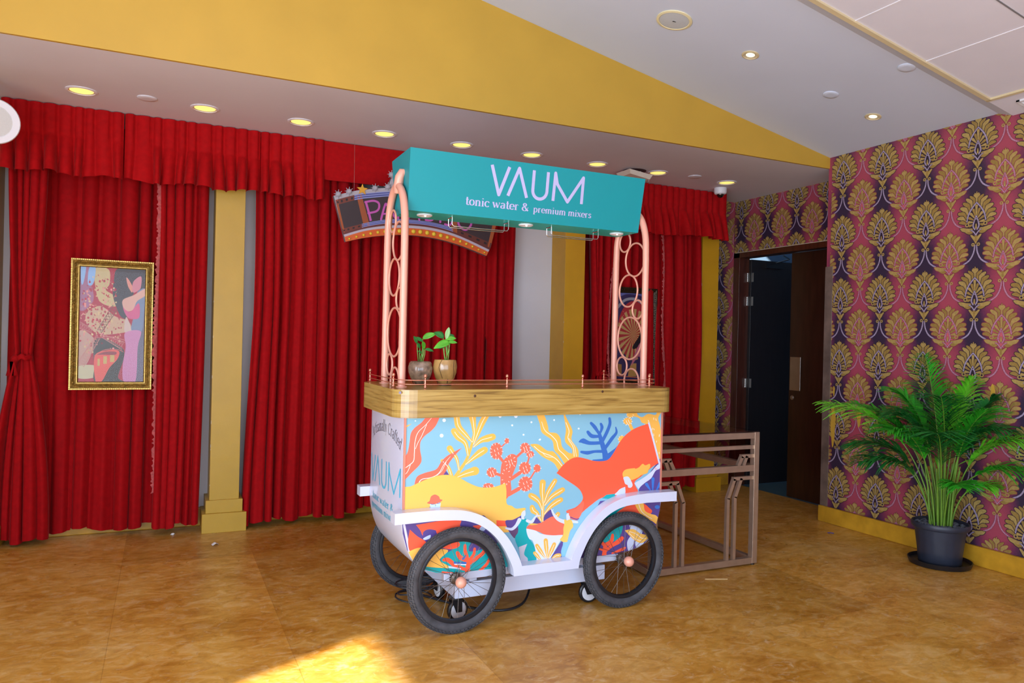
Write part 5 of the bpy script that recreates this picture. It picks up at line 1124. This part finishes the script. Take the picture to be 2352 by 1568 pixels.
# --- sign box
SZ0, SZ1 = 2.035, 2.337
def sbx(u, z):
    """front face point: u 0..1 along, tilted"""
    k = (SZ1-z)/(SZ1-SZ0); return (1.075+0.004*k+(2.461-0.014*k-1.075-0.004*k)*u, 3.515+0.040*k, z)
m = MB(); tb = [sbx(0, SZ1), sbx(1, SZ1), (2.461, 3.83, SZ1-0.004), (1.075, 3.83, SZ1-0.004)]; bb = [sbx(0, SZ0), sbx(1, SZ0), (2.447, 3.77, SZ0), (1.079, 3.77, SZ0)]
tb[2] = (2.461, 3.84, SZ1-0.004); tb[3] = (1.075, 3.84, SZ1-0.004)
m.face(tb); m.k = 1; m.face(list(reversed(bb))); m.k = 0
for i in range(4): j = (i+1) % 4; m.face([tb[j], tb[i], bb[i], bb[j]])
sb = m.build('sign_box', [TEAL, TEALD], cart)
def fr_pt(x, z, o): 
    k = (SZ1-z)/(SZ1-SZ0); return (x, 3.515+0.040*k-o, z)
LET = mat('backlit pale lilac acrylic', (176, 172, 212), 0.45, emit=(196, 190, 235), estr=0.03)
m = MB()
for i, q in enumerate(logo_quads(0.115)):
    m.face([fr_pt(1.513+a*0.1535, 2.158+b*0.146, 0.0012+(i % 11)*2e-5) for a, b in q])
m.build('logo_letters', LET, sb)
W1, Q1 = serif_text('tonic water &', 0.26, 0.09); W2, Q2 = serif_text('premium mixers', 0.26, 0.09); k1 = 0.365/W1; k2 = 0.36/W2
build_words(Q1, lambda a, b, i, cx: fr_pt(1.380+a*k1, 2.090+b*0.0285, 0.0012+(i % 11)*2e-5), LET, 'tagline_letters', sb)
build_words(Q2, lambda a, b, i, cx: fr_pt(1.768+a*k2, 2.0885+b*0.0235, 0.0012+(i % 11)*2e-5), LET, 'tagline_letters', sb)
for xx in (1.197, 1.775, 2.36):
    m = MB(); m.lathe([(0.040, 0.0), (0.040, -0.005), (0.034, -0.008), (0.020, -0.004), (0.017, -0.002), (1e-5, -0.002)], (xx, 3.645, SZ0), 28); l_ = m.build('spot_lamp', WHITEP, sb, autosmooth=40)
    m = MB(); m.sphere((xx+0.004, 3.645, SZ0-0.004), 0.006, 10); m.build('bulb', mat('small lamp bulb', (255, 255, 250), 0.2, emit=(255, 250, 240), estr=1.2), l_)
def rack(x0, x1):
    m = MB()
    for yy in (3.610, 3.665):
        m.tube([(x0, yy, SZ0), (x0, yy, 1.995), (x0+0.008, yy, 1.985), ((x0+x1)/2, yy, 1.984), (x1-0.008, yy, 1.985), (x1, yy, 1.995), (x1, yy, SZ0)], 0.0026, 8)
    for xx in (x0, x1): m.tube([(xx, 3.61, SZ0-0.003), (xx, 3.665, SZ0-0.003)], 0.0045, 8)
    m.build('glass_rack', CHROME, sb, True)
rack(1.335, 1.655); rack(1.915, 2.215)
# --- fenders
FO = [(0.972, 0.598), (1.166, 0.600), (1.297, 0.590), (1.388, 0.563), (1.450, 0.528), (1.504, 0.482), (1.552, 0.428), (1.589, 0.370), (1.612, 0.325), (1.625, 0.290)]
FI = [(0.972, 0.546), (1.168, 0.550), (1.298, 0.542), (1.375, 0.520), (1.430, 0.488), (1.482, 0.442), (1.525, 0.385), (1.555, 0.330), (1.575, 0.285), (1.582, 0.244)]
def fender(yf, yb, nm):
    so_ = [FO[0]]+smooth_poly(FO[1:], False, 4); si = [FI[0]]+smooth_poly(FI[1:], False, 4)
    mir = lambda L: [(2*XC-x, z) for x, z in reversed(L)]
    m = MB(); m.prism(so_+mir(so_)+list(reversed(mir(si)))+list(reversed(si)) if False else so_+mir(so_)+[p for p in reversed(mir(si))]+[p for p in reversed(si)], lambda a, b: (a, yf, b), lambda a, b: (a, yb, b))
    lab(m.build('fender', CARTW, cart, bevel=0.0015), nm)
fender(3.290, 3.358, 'white front mudguard with two arches'); fender(3.952, 4.02, 'white rear mudguard with two arches')
# --- chassis
m = MB(); m.box(1.325, 2.19, 3.42, 3.46, 0.122, 0.20); m.box(1.325, 2.19, 3.86, 3.90, 0.122, 0.20); m.box(1.325, 1.365, 3.46, 3.86, 0.122, 0.20); m.box(2.15, 2.19, 3.46, 3.86, 0.122, 0.20)
m.box(1.25, 2.28, 3.38, 3.42, 0.228, 0.266); m.box(1.25, 2.28, 3.90, 3.94, 0.228, 0.266); m.box(1.40, 1.44, 3.42, 3.9, 0.2, 0.264); m.box(2.06, 2.10, 3.42, 3.9, 0.2, 0.264)
m.build('chassis', CARTW, cart, bevel=0.003)
m = MB()
for x in (1.29, 2.24): m.tube([(x, 3.27, 0.249), (x, 4.04, 0.249)], 0.008, 10)
m.build('axle', SPOKE, cart)
# --- castors
def castor(x, y, ang, nm):
    ax = Vector((math.cos(ang), math.sin(ang), 0)); fw = Vector((-ax.y, ax.x, 0)); c = Vector((x, y, 0.056)); fr = (fw, Vector((0, 0, 1)), ax)
    m = MB(); m.lathe([(0.030, -0.013), (0.050, -0.013), (0.056, -0.007), (0.056, 0.007), (0.050, 0.013), (0.030, 0.013)], c, 28, frame=fr); m.k = 1
    m.lathe([(1e-5, -0.014), (0.040, -0.0145), (0.044, -0.0125)], c, 28, frame=fr, cap=False); m.lathe([(0.044, 0.0125), (0.040, 0.0145), (1e-5, 0.014)], c, 28, frame=fr, cap=False)
    ca = m.build('castor', [BLACKP, GREYC], cart, autosmooth=40); lab(ca, nm)
    m = MB()
    for s_ in (-1, 1):
        o = ax*(0.018*s_); pts = [c+o+fw*(-0.016)+Vector((0, 0, -0.008)), c+o+fw*0.016+Vector((0, 0, -0.008)), c+o+fw*0.045+Vector((0, 0, 0.060)), c+o+fw*(-0.015)+Vector((0, 0, 0.060))]
        q = [p+ax*(0.003*s_) for p in pts]; m.face(pts); m.face(list(reversed(q)))
        for i in range(4): m.face([pts[i], q[i], q[(i+1) % 4], pts[(i+1) % 4]])
    m.lathe([(0.030, 0.056), (0.034, 0.060), (0.034, 0.067)], (c+fw*0.015).to_tuple()[:2]+(0.056-0.0,), 16)
    m.tube([c-ax*0.024, c+ax*0.024], 0.006, 10)
    m.build('fork', BLACKP, ca)
castor(1.353, 3.456, PI/2+0.15, 'castor under the front left of the cart'); castor(1.375, 3.79, 0.1, 'castor turned edge-on under the rear left')
castor(2.105, 3.446, PI/2-0.1, 'castor under the front right'); castor(2.14, 3.79, PI/2+1.0, 'castor under the rear right')
# --- bicycle wheels
def make_wheel():
    R_, r_ = 0.2235, 0.0255; c = (0, 0, 0)
    m = MB(); rows = []
    for i in range(72):
        a = 2*PI*i/72; rows.append([((R_+r_*math.cos(b))*math.cos(a), -0.95*r_*math.sin(b), (R_+r_*math.cos(b))*math.sin(a)) for b in (2*PI*j/16 for j in range(16))])
    m.grid(rows, True, True)
    for i in range(76):                                                   # tread knobs
        for j, b in enumerate((-1.05, -0.62, -0.22, 0.22, 0.62, 1.05)):
            a = 2*PI*(i+(0.5 if j % 2 else 0))/76; ca, sa = math.cos(a), math.sin(a)
            rad = Vector((math.cos(b)*ca, -0.95*math.sin(b), math.cos(b)*sa)).normalized(); tan = Vector((-sa, 0, ca)); bi = rad.cross(tan)
            p = Vector(((R_+r_*math.cos(b))*ca, -0.95*r_*math.sin(b), (R_+r_*math.cos(b))*sa)); hw, hl, hh = 0.0034, 0.0064, 0.0050
            P8 = [p+tan*(sx*hl)+bi*(sy*hw)+rad*h for h in (-0.001, hh) for sx, sy in ((-1, -1), (1, -1), (1, 1), (-1, 1))]
            i0 = len(m.v); m.v += [tuple(q) for q in P8]
            for q in ((4, 5, 6, 7), (0, 1, 5, 4), (1, 2, 6, 5), (2, 3, 7, 6), (3, 0, 4, 7)): m.f.append(tuple(i0+z for z in q)); m.mi.append(0)
    parts = [('tyre', m, RUBBER, 45)]
    m = MB(); m.lathe([(0.187, -0.013), (0.199, -0.014), (0.203, -0.012), (0.203, 0.012), (0.199, 0.014), (0.187, 0.013), (0.184, 0.005), (0.184, -0.005), (0.187, -0.013)], c, 64, 'y', cap=False); m.tube([(-0.16, 0, -0.085), (-0.185, 0, -0.055)], 0.003, 6); parts.append(('rim', m, RIM, 40))
    m = MB()
    for i in range(28):
        a = 2*PI*i/28; s_ = -1 if i % 2 else 1; off = (0.55 if (i//2) % 2 else -0.55)
        m.tube([(0.020*math.cos(a+off*2.2), s_*0.024, 0.020*math.sin(a+off*2.2)), (0.186*math.cos(a), s_*0.002, 0.186*math.sin(a))], 0.0011, 5, caps=False)
    parts.append(('spokes', m, SPOKE, 60))
    m = MB(); m.lathe([(0.010, -0.045), (0.024, -0.027), (0.024, -0.022), (0.013, -0.018), (0.013, 0.018), (0.024, 0.022), (0.024, 0.027), (0.010, 0.032)], c, 20, 'y')
    for i in range(18): a = 2*PI*i/18; m.box(0.027*math.cos(a)-0.003, 0.027*math.cos(a)+0.003, 0.026, 0.032, 0.027*math.sin(a)-0.003, 0.027*math.sin(a)+0.003)
    parts.append(('hub', m, SPOKE, 50))
    m = MB(); m.sphere((0, -0.042, 0), 0.027, 20); parts.append(('hub_cap', m, COPPER, 60))
    return parts
WP = make_wheel(); wm = {}
for nm, mb, mt, au in WP:
    if nm == 'tyre': o = mb.build(nm, mt, None, autosmooth=au); w_me = o.data; bpy.data.objects.remove(o)
    else: o = mb.build(nm, mt, None, autosmooth=au); wm[nm] = o.data; bpy.data.objects.remove(o)
for (x, y, flip, rot, nm) in ((1.296, 3.316, 0, 0.2, 'front left bicycle wheel'), (2.243, 3.316, 0, 0.9, 'front right bicycle wheel'), (1.30, 4.0, 1, 0.5, 'rear left bicycle wheel'), (2.243, 4.0, 1, 0.1, 'rear right bicycle wheel')):
    wo = bpy.data.objects.new('wheel', w_me); COL.objects.link(wo); wo.parent = cart; wo.location = (x-XC, y-YC, 0.2515); wo.rotation_euler = (0, rot, PI if flip else 0.03); lab(wo, nm+' with knobbly tyre')
    for nn, me in wm.items():
        o = bpy.data.objects.new(nn, me); COL.objects.link(o); o.parent = wo

# ---- cables under the cart
CAB = mat('black rubber cable', (28, 30, 38), 0.45, noise=0.1)
m = MB(); m.tube([(1.30+0.67*q, 3.90-0.42*math.sin(PI*min(1, q*.92+.04)), 0.009+0.20*max(0, q-.68)**1.6*3.4) for q in (i/24 for i in range(25))], 0.0065, 8)
pts = []
for i in range(70):
    a = i*0.33; rr = 0.085+0.015*math.sin(i*.7); pts.append((1.24+rr*1.1*math.cos(a), 3.78+rr*math.sin(a), 0.012+0.10*abs(math.sin(i*0.045))+0.012*(i % 19)/19))
m.tube(smooth := pts, 0.0045, 7)
tag(m.build('power_cable', CAB, None, True), 'black power cable coiled on the floor under the left end of the cart', 'cable')

# ================================================================== POTTED PLANTS ON THE COUNTER
def leaf_mesh(m, base, d, up, L_, W_, curl=0.25, n=7, rise=0.0):
    d = Vector(d).normalized(); side = d.cross(Vector(up)).normalized(); up = side.cross(d).normalized(); base = Vector(base); rows = []
    for i in range(n+1):
        t = i/n; c = base+d*(L_*t)-Vector((0, 0, 1))*(curl*L_*t*t)+up*(rise*L_*math.sin(PI*t)); w_ = W_*math.sin(PI*min(1, t*0.94+0.04))**0.8*(1-0.35*t)
        rows.append([c-side*w_+up*(0.22*w_), c-side*w_*.5+up*(0.05*w_), c, c+side*w_*.5+up*(0.05*w_), c+side*w_+up*(0.22*w_)])
    m.grid(rows)
LEAF = mat('glossy young leaf', (88, 168, 46), 0.3, noise=0.25, scale=20)
LEAFD = mat('green leaf', (52, 128, 56), 0.35, noise=0.25, scale=20)
LEAFP = mat('pale leaf back', (150, 196, 130), 0.5, noise=0.1, scale=20)
POTB = mat('mottled brown coconut shell', (136, 112, 92), 0.25, noise=0.55, scale=38, coat=0.5)
POTG = mat('golden varnished shell', (176, 134, 76), 0.22, noise=0.35, scale=14, coat=0.5)
SEAM = mat('dark shell seam', (78, 48, 24), 0.4, noise=0.2)
def pot(x, y, prof, mt, label, seams, leaves, stems):
    t = thing('potted_plant', label, 'plant', (x, y, 1.162), 'small potted plants on the counter')
    m = MB(); m.lathe(prof + [(prof[-1][0]-0.006, prof[-1][1]), (prof[-1][0]-0.006, prof[-1][1]-0.012), (1e-5, prof[-1][1]-0.012)], (x, y, 1.162+0.016), 36); po = m.build('pot', mt, t, autosmooth=60)
    if seams:
        m = MB()
        for a in (-2.3, -1.05, 0.6, 2.3):
            pts = [(x+(r_+0.0006)*math.cos(a+0.14*math.sin(h*60)), y+(r_+0.0006)*math.sin(a+0.14*math.sin(h*60)), 1.178+h) for r_, h in prof[2:]]; m.tube(pts, 0.0013, 6)
        m.build('seam', SEAM, po)
    m = MB(); m.lathe([(0.036, -0.0005), (0.036, -0.004)], (x, y, 1.166), 18)                      # wire stand
    m = MB(); n = 24; m.tube([(x+0.034*math.cos(2*PI*i/n), y+0.034*math.sin(2*PI*i/n), 1.1645) for i in range(n)], 0.002, 6, True)
    for k in range(3): a = k*2.1+.5; m.tube([(x+0.034*math.cos(a), y+0.034*math.sin(a), 1.1645), (x+0.050*math.cos(a), y+0.050*math.sin(a), 1.205)], 0.0016, 6)
    m.build('wire_stand', mat('dark stand wire', (60, 52, 46), 0.4, 0.5), t)
    for (bx_, by_), (tx, ty, tz), kind, dirn, L_, W_ in leaves:
        m = MB(); b0 = Vector((x+bx_, y+by_, 1.178+prof[-1][1]-0.012)); tp = Vector((x+tx, y+ty, tz)); mid_ = b0.lerp(tp, .5)+Vector((0.006*math.sin(tx*99), 0, 0.01))
        m.tube([b0, mid_, tp], [0.0022, 0.0018, 0.0013], 6); m.k = 1
        leaf_mesh(m, tp, dirn, (0.15, -0.75, 0.6), L_, W_); m.build('leaf', [mat('leaf stalk', (120, 176, 80), 0.45, noise=0.1), {'a': LEAF, 'd': LEAFD, 'p': LEAFP}[kind]], t, True, solid=0.0006)
# rounded brown pot
pot(1.203, 3.675, [(0.020, -0.012), (0.030, -0.006), (0.050, 0.020), (0.062, 0.050), (0.064, 0.072), (0.058, 0.096), (0.051, 0.106)], POTB, 'leafy plant in a mottled dark brown shell pot, the left one on the counter', False, [
    ((-.01, 0), (-.028, -.02, 1.375), 'd', (-.35, -.1, .9), .055, .015), ((0, 0), (-.008, -.01, 1.350), 'd', (-.4, -.2, .8), .045, .014), ((0, .01), (.010, 0, 1.40), 'a', (.75, -.2, .55), .085, .020),
    ((.005, 0), (.008, -.01, 1.385), 'd', (-.75, -.1, .5), .065, .015), ((0, 0), (.014, -.01, 1.345), 'a', (-.2, -.2, .9), .060, .017), ((.01, 0), (.020, -.01, 1.345), 'd', (.9, -.2, .05), .045, .013),
    ((.01, .01), (.004, 0, 1.325), 'd', (-.5, -.3, .4), .035, .013)], None)
pot(1.325, 3.640, [(0.020, -0.012), (0.032, -0.006), (0.050, 0.022), (0.060, 0.052), (0.063, 0.078), (0.060, 0.100), (0.056, 0.116)], POTG, 'bright leafy plant in a golden brown seamed pot, the right one on the counter', True, [
    ((.0, 0), (-.012, 0, 1.405), 'd', (-.62, .3, .65), .070, .030), ((.01, 0), (.000, -.01, 1.400), 'p', (.12, -.1, 1.0), .085, .017), ((.01, .01), (.012, .01, 1.395), 'd', (.7, .3, .75), .065, .026),
    ((.0, 0), (.018, -.02, 1.385), 'a', (-.98, -.15, -.10), .095, .026), ((.012, 0), (-.004, -.01, 1.400), 'a', (.95, -.15, .35), .060, .018), ((.0, -.01), (-.010, -.01, 1.36), 'd', (-.9, .2, .15), .055, .020),
    ((.015, 0), (.010, -.02, 1.385), 'a', (.9, -.3, .2), .045, .014)], None)

# ================================================================== METAL FRAME TABLE
t = thing('display_table', 'bronze metal frame table with tinted glass top standing right of the cart', 'table', (3.06, 4.3, 0))
TX0, TX1, TY0, TY1 = 2.655, 3.478, 3.64, 4.98
S_ = 0.040
def bar(m, a, b, w_=0.022):
    a = Vector(a); b = Vector(b); d = (b-a).normalized(); s1 = Vector((0, 1, 0)) if abs(d.y) < 0.9 else Vector((1, 0, 0)); s2 = d.cross(s1).normalized(); s1 = s2.cross(d).normalized(); h = w_/2
    A = [a+s1*i*h+s2*j*h for i, j in ((-1, -1), (1, -1), (1, 1), (-1, 1))]; B = [b+s1*i*h+s2*j*h for i, j in ((-1, -1), (1, -1), (1, 1), (-1, 1))]
    m.face(list(reversed(A))); m.face(B)
    for i in range(4): m.face([A[i], A[(i+1) % 4], B[(i+1) % 4], B[i]])
for ye in (TY0, TY1):
    for xe in (TX0+S_/2, TX1-S_/2): m = bx(xe-S_/2, xe+S_/2, ye, ye+S_, 0.012, 0.852); m.build('leg', TUBE, t, bevel=0.002)
def end_frame(ye):
    m = MB(); y = ye+S_/2
    m.box(TX0+S_, TX1-S_, ye+.001, ye+S_-.001, 0.812, 0.850); m.box(TX0+S_, TX1-S_, ye+.001, ye+S_-.001, 0.012, 0.050); m.box(TX0+S_, TX1-S_, ye+.001, ye+S_-.001, 0.603, 0.643)
    m.box(TX0+S_, TX1-S_, ye+.008, ye+S_-.008, 0.745, 0.768)
    xm = (TX0+TX1)/2
    for s_ in (1, -1):
        X_ = lambda v: xm+s_*(v-xm) if True else v
        z1 = 0.700
        bar(m, (X_(3.44), y, z1), (X_(3.340), y, z1)); bar(m, (X_(3.350), y, z1-.002), (X_(3.318), y, 0.640)); bar(m, (X_(3.386), y, z1), (X_(3.360), y, 0.640))
        z2 = 0.560
        bar(m, (X_(3.44), y, z2), (X_(3.279), y, z2)); bar(m, (X_(3.290), y, z2-.002), (X_(3.240), y, 0.435)); bar(m, (X_(3.240), y, 0.441), (X_(3.240), y, 0.045))
        bar(m, (X_(3.345), y, z2), (X_(3.296), y, 0.440)); bar(m, (X_(3.296), y, 0.446), (X_(3.296), y, 0.045))
    return m.build('end_frame', TUBE, t)
end_frame(TY0); end_frame(TY1)
for xe in (TX0, TX1-S_):
    m = MB()
    for z0, z1 in ((0.812, 0.850), (0.012, 0.050), (0.603, 0.643)): m.box(xe, xe+S_, TY0+S_, TY1, z0, z1)
    m.build('side_rail', TUBE, t, bevel=0.002)
for xe in (TX0+.02, TX1-.02):
    for ye in (TY0+.02, TY1+.02): m = MB(); m.lathe([(0.012, 0), (0.012, 0.006), (0.006, 0.013)], (xe, ye, 0), 12); m.build('foot', BLACKP, t)
lab(bx(TX0+.004, TX1-.004, TY0+.004, TY1+S_-.004, 0.852, 0.860).build('table_top', GT, t), 'smoked glass top')
lab(bx(TX1-.012, TX1-.006, TY0+S_, TY1, 0.645, 0.811).build('side_glass', GT, t), 'smoked glass apron')

# ================================================================== PALM IN A BLACK POT
PX, PY = 4.645, 3.215
t = thing('potted_palm', 'tall areca palm in a black plastic pot standing by the patterned wall', 'plant', (PX, PY, 0))
PB = mat('dark blue grey plastic pot', (38, 44, 58), 0.45, noise=0.2, scale=12)
m = MB(); m.lathe([(0.135, 0.0), (0.180, 0.004), (0.186, 0.020), (0.190, 0.034), (0.184, 0.036), (0.176, 0.016), (1e-5, 0.012)], (PX, PY, 0), 48); m.build('saucer', BLACKP, t, autosmooth=50)
m = MB(); prof = [(1e-5, 0.013), (0.120, 0.013), (0.126, 0.020), (0.133, 0.10), (0.146, 0.200), (0.152, 0.238), (0.166, 0.241), (0.171, 0.248), (0.172, 0.270), (0.168, 0.278), (0.160, 0.276), (0.156, 0.258), (0.150, 0.245), (0.12, 0.238)]
rows = [[(PX+(r_+(0.0018 if (j % 4 == 0 and 0.02 < h < 0.23) else 0))*math.cos(2*PI*j/64), PY+(r_+(0.0018 if (j % 4 == 0 and 0.02 < h < 0.23) else 0))*math.sin(2*PI*j/64), h) for j in range(64)] for r_, h in prof]; m.grid(rows, True); m.build('pot', PB, t, autosmooth=50)
rnd = random.Random(12); m = MB(); m.lathe([(0.158, 0.248), (1e-5, 0.252)], (PX, PY, 0), 30)
for i in range(170):
    a = rnd.uniform(0, 2*PI); rr = 0.15*math.sqrt(rnd.random()); s_ = rnd.uniform(0.007, 0.014); m.lathe([(1e-5, -s_*.6), (s_*.9, -s_*.2), (s_, s_*.2), (1e-5, s_*.7)], (PX+rr*math.cos(a), PY+rr*math.sin(a), 0.256+rnd.uniform(0, .006)), 6)
o = m.build('gravel', mat('grey gravel', (88, 92, 104), 0.8, noise=0.4, scale=50), t); o['kind'] = 'stuff'
PALM = [mat('palm leaflet green', (50, 165, 36), 0.38, noise=0.3, scale=9), mat('palm leaflet bright', (112, 208, 48), 0.36, noise=0.25, scale=9), mat('palm leaflet deep', (28, 112, 42), 0.42, noise=0.3, scale=9), mat('palm stem', (100, 140, 42), 0.4, noise=0.2, scale=9), mat('dry palm leaf', (150, 130, 70), 0.7, noise=0.2)]
ZMAXX = XW-0.045
def frond(bx_, by_, dirx, diry, h, reach, droop, fmat, seed, lf=0.24, start=0.45):
    """cane from the soil, rachis bending outwards with two rows of leaflets"""
    rn = random.Random(seed); b0 = Vector((PX+bx_, PY+by_, 0.25)); d = Vector((dirx, diry, 0)).normalized(); pts = []; n = 26
    for i in range(n+1):
        s_ = i/n; out = 0.90*reach*(0.16*s_+0.84*s_**2.3); up = 1.06*h*(s_ - droop*max(0, s_-0.45)**2*1.6)
        p = b0+d*out+Vector((0, 0, up)); p.x = min(p.x, ZMAXX); pts.append(p)
    m = MB(); m.k = 3; m.tube(pts, [0.0055*(1-0.8*i/n)+0.001 for i in range(n+1)], 6)
    m.k = fmat; L0 = lf
    for i in range(int(n*start), n+1):
        for half in (0, 0.33, 0.66):
            if i == n and half: continue
            p = pts[i] if not half else pts[i].lerp(pts[min(n, i+1)], half); tg = (pts[min(n, i+1)]-pts[max(0, i-1)]).normalized(); s_ = (i+half-n*start)/(n*(1-start)+.01)
            side = tg.cross(Vector((0, 0, 1)));
            if side.length < .1: side = Vector((1, 0, 0))
            side.normalize()
            for sg in (-1, 1):
                ll = 1.28*L0*math.sin(PI*(0.22+0.70*s_))*rn.uniform(.85, 1.1); dr = (tg*0.75+side*sg*0.8+Vector((0, 0, 0.28+rn.uniform(-.3, .3)))).normalized()
                rows = []
                for k in range(5):
                    q = k/4; c = p+dr*(ll*q)-Vector((0, 0, 1))*(0.42*ll*q*q); w_ = 0.0095*(1-q)**0.55*(0.5+q*1.6 if q < .3 else 1)
                    sd = dr.cross(Vector((0, 0, 1))).normalized(); c.x = min(c.x, ZMAXX+.01); a_ = c-sd*w_; b_ = c+sd*w_; a_.x = min(a_.x, XW-.02); b_.x = min(b_.x, XW-.02)
                    rows.append([a_, c+Vector((0, 0, .0025)), b_])
                m.grid(rows)
    m.build('frond', PALM, t, True)
F = [(-.05, .02, -.62, .80, 0.98, 0.78, .55, 1, .26), (-.02, .03, -.25, .95, 0.92, 0.62, .45, 0, .24), (0, 0, .15, .4, 1.10, 0.22, .10, 0, .22), (.03, -.02, .55, -.6, 0.98, 0.32, .35, 2, .24), (.05, -.03, .25, -.95, 0.78, 0.46, .55, 1, .26),
     (.04, 0, .2, -.9, 0.60, 0.60, .7, 0, .22), (-.06, 0, -.9, .2, 0.84, 0.40, .6, 0, .24), (-.05, -.04, -.7, -.4, 0.80, 0.40, .5, 2, .25), (0, -.05, -.1, -.7, 0.90, 0.30, .35, 0, .24), (.02, .05, .3, .9, 0.90, 0.42, .5, 2, .25),
     (-.03, .05, -.6, .9, 0.72, 0.55, .75, 2, .25), (.0, -.03, -.45, -.2, 1.00, 0.22, .4, 2, .25), (-.07, .02, -.9, .5, 0.62, 0.50, .8, 2, .24), (.02, -.01, .0, -.3, 1.02, 0.18, .2, 1, .23), (.05, .02, .5, .2, 0.84, 0.2, .4, 2, .2),
     (-.04, -.05, -.5, -.7, 0.45, 0.30, .7, 0, .16), (.02, -.06, .3, -.8, 0.40, 0.26, .6, 1, .16), (-.02, 0, -.3, .3, 0.95, 0.35, .6, 2, .26), (.01, .03, -.15, .6, 1.05, 0.34, .45, 0, .24), (.03, .01, .1, -.6, 0.88, 0.42, .6, 2, .25)]
for i, (a, b, c, d_, h, re, dr, fm, lf) in enumerate(F): frond(a, b, c, d_, h, re, dr, fm, 100+i, lf, 0.50 if h > .6 else .6)
rn = random.Random(77)
for i in range(16):
    a = rn.uniform(0, 2*PI); rr = rn.uniform(0.01, 0.09); x, y = PX+rr*math.cos(a), PY+rr*math.sin(a); hh = rn.uniform(.35, .62)
    m = MB(); m.k = 3; m.tube([(x, y, 0.24), (x+0.02*math.cos(a), y+0.02*math.sin(a), 0.25+hh*.5), (x+0.06*math.cos(a), y+.06*math.sin(a), .25+hh)], [0.008, 0.006, 0.003], 7); m.k = 1
    if i % 3 == 0: leaf_mesh(m, (x+0.06*math.cos(a), y+.06*math.sin(a), .25+hh), (math.cos(a), math.sin(a), .9), (0, 0, 1) if i % 2 else (0.2, -1, .3), 0.16, 0.012, 0.3)
    m.build('stem', PALM, t, True)

# ================================================================== LITTER
def scrap(name, label, cat, x, y, w_, l_, rot, mt, h=0.006):
    m = MB(); c, s_ = math.cos(rot), math.sin(rot); f = lambda a, b, z: (x+a*c-b*s_, y+a*s_+b*c, z)
    pts = [(-w_, -l_), (w_*.9, -l_*.8), (w_, l_*.9), (-w_*.8, l_)]
    m.grid([[f(*pts[0], 0.001), f(0, -l_, h), f(*pts[1], 0.002)], [f(-w_*1.05, 0, 0.002), f(0, 0, h*1.2), f(w_, 0, 0.001)], [f(*pts[3], 0.001), f(0, l_, h*.8), f(*pts[2], 0.002)]])
    tag(m.build(name, mt, None, solid=0.0008), label, cat)
scrap('paper_scrap', 'folded white paper scrap on the floor in front of the left pillar', 'litter', 0.337, 5.30, 0.022, 0.020, 0.3, WHITEPAPER, 0.014)
scrap('paper_scrap', 'tiny crumpled white paper at the hem of the left curtain', 'litter', 0.085, 5.66, 0.012, 0.012, 1.0, WHITEPAPER, 0.010)
scrap('paper_scrap', 'small blue scrap on the floor near the right wall baseboard', 'litter', 4.606, 4.06, 0.022, 0.010, -.9, BLUEPAPER, 0.004)
m = MB(); m.tube([(2.96, 3.52, 0.003), (3.09, 3.47, 0.003)], 0.0022, 6); tag(m.build('wooden_stick', STICK), 'thin pale stick on the floor in front of the metal table', 'litter')
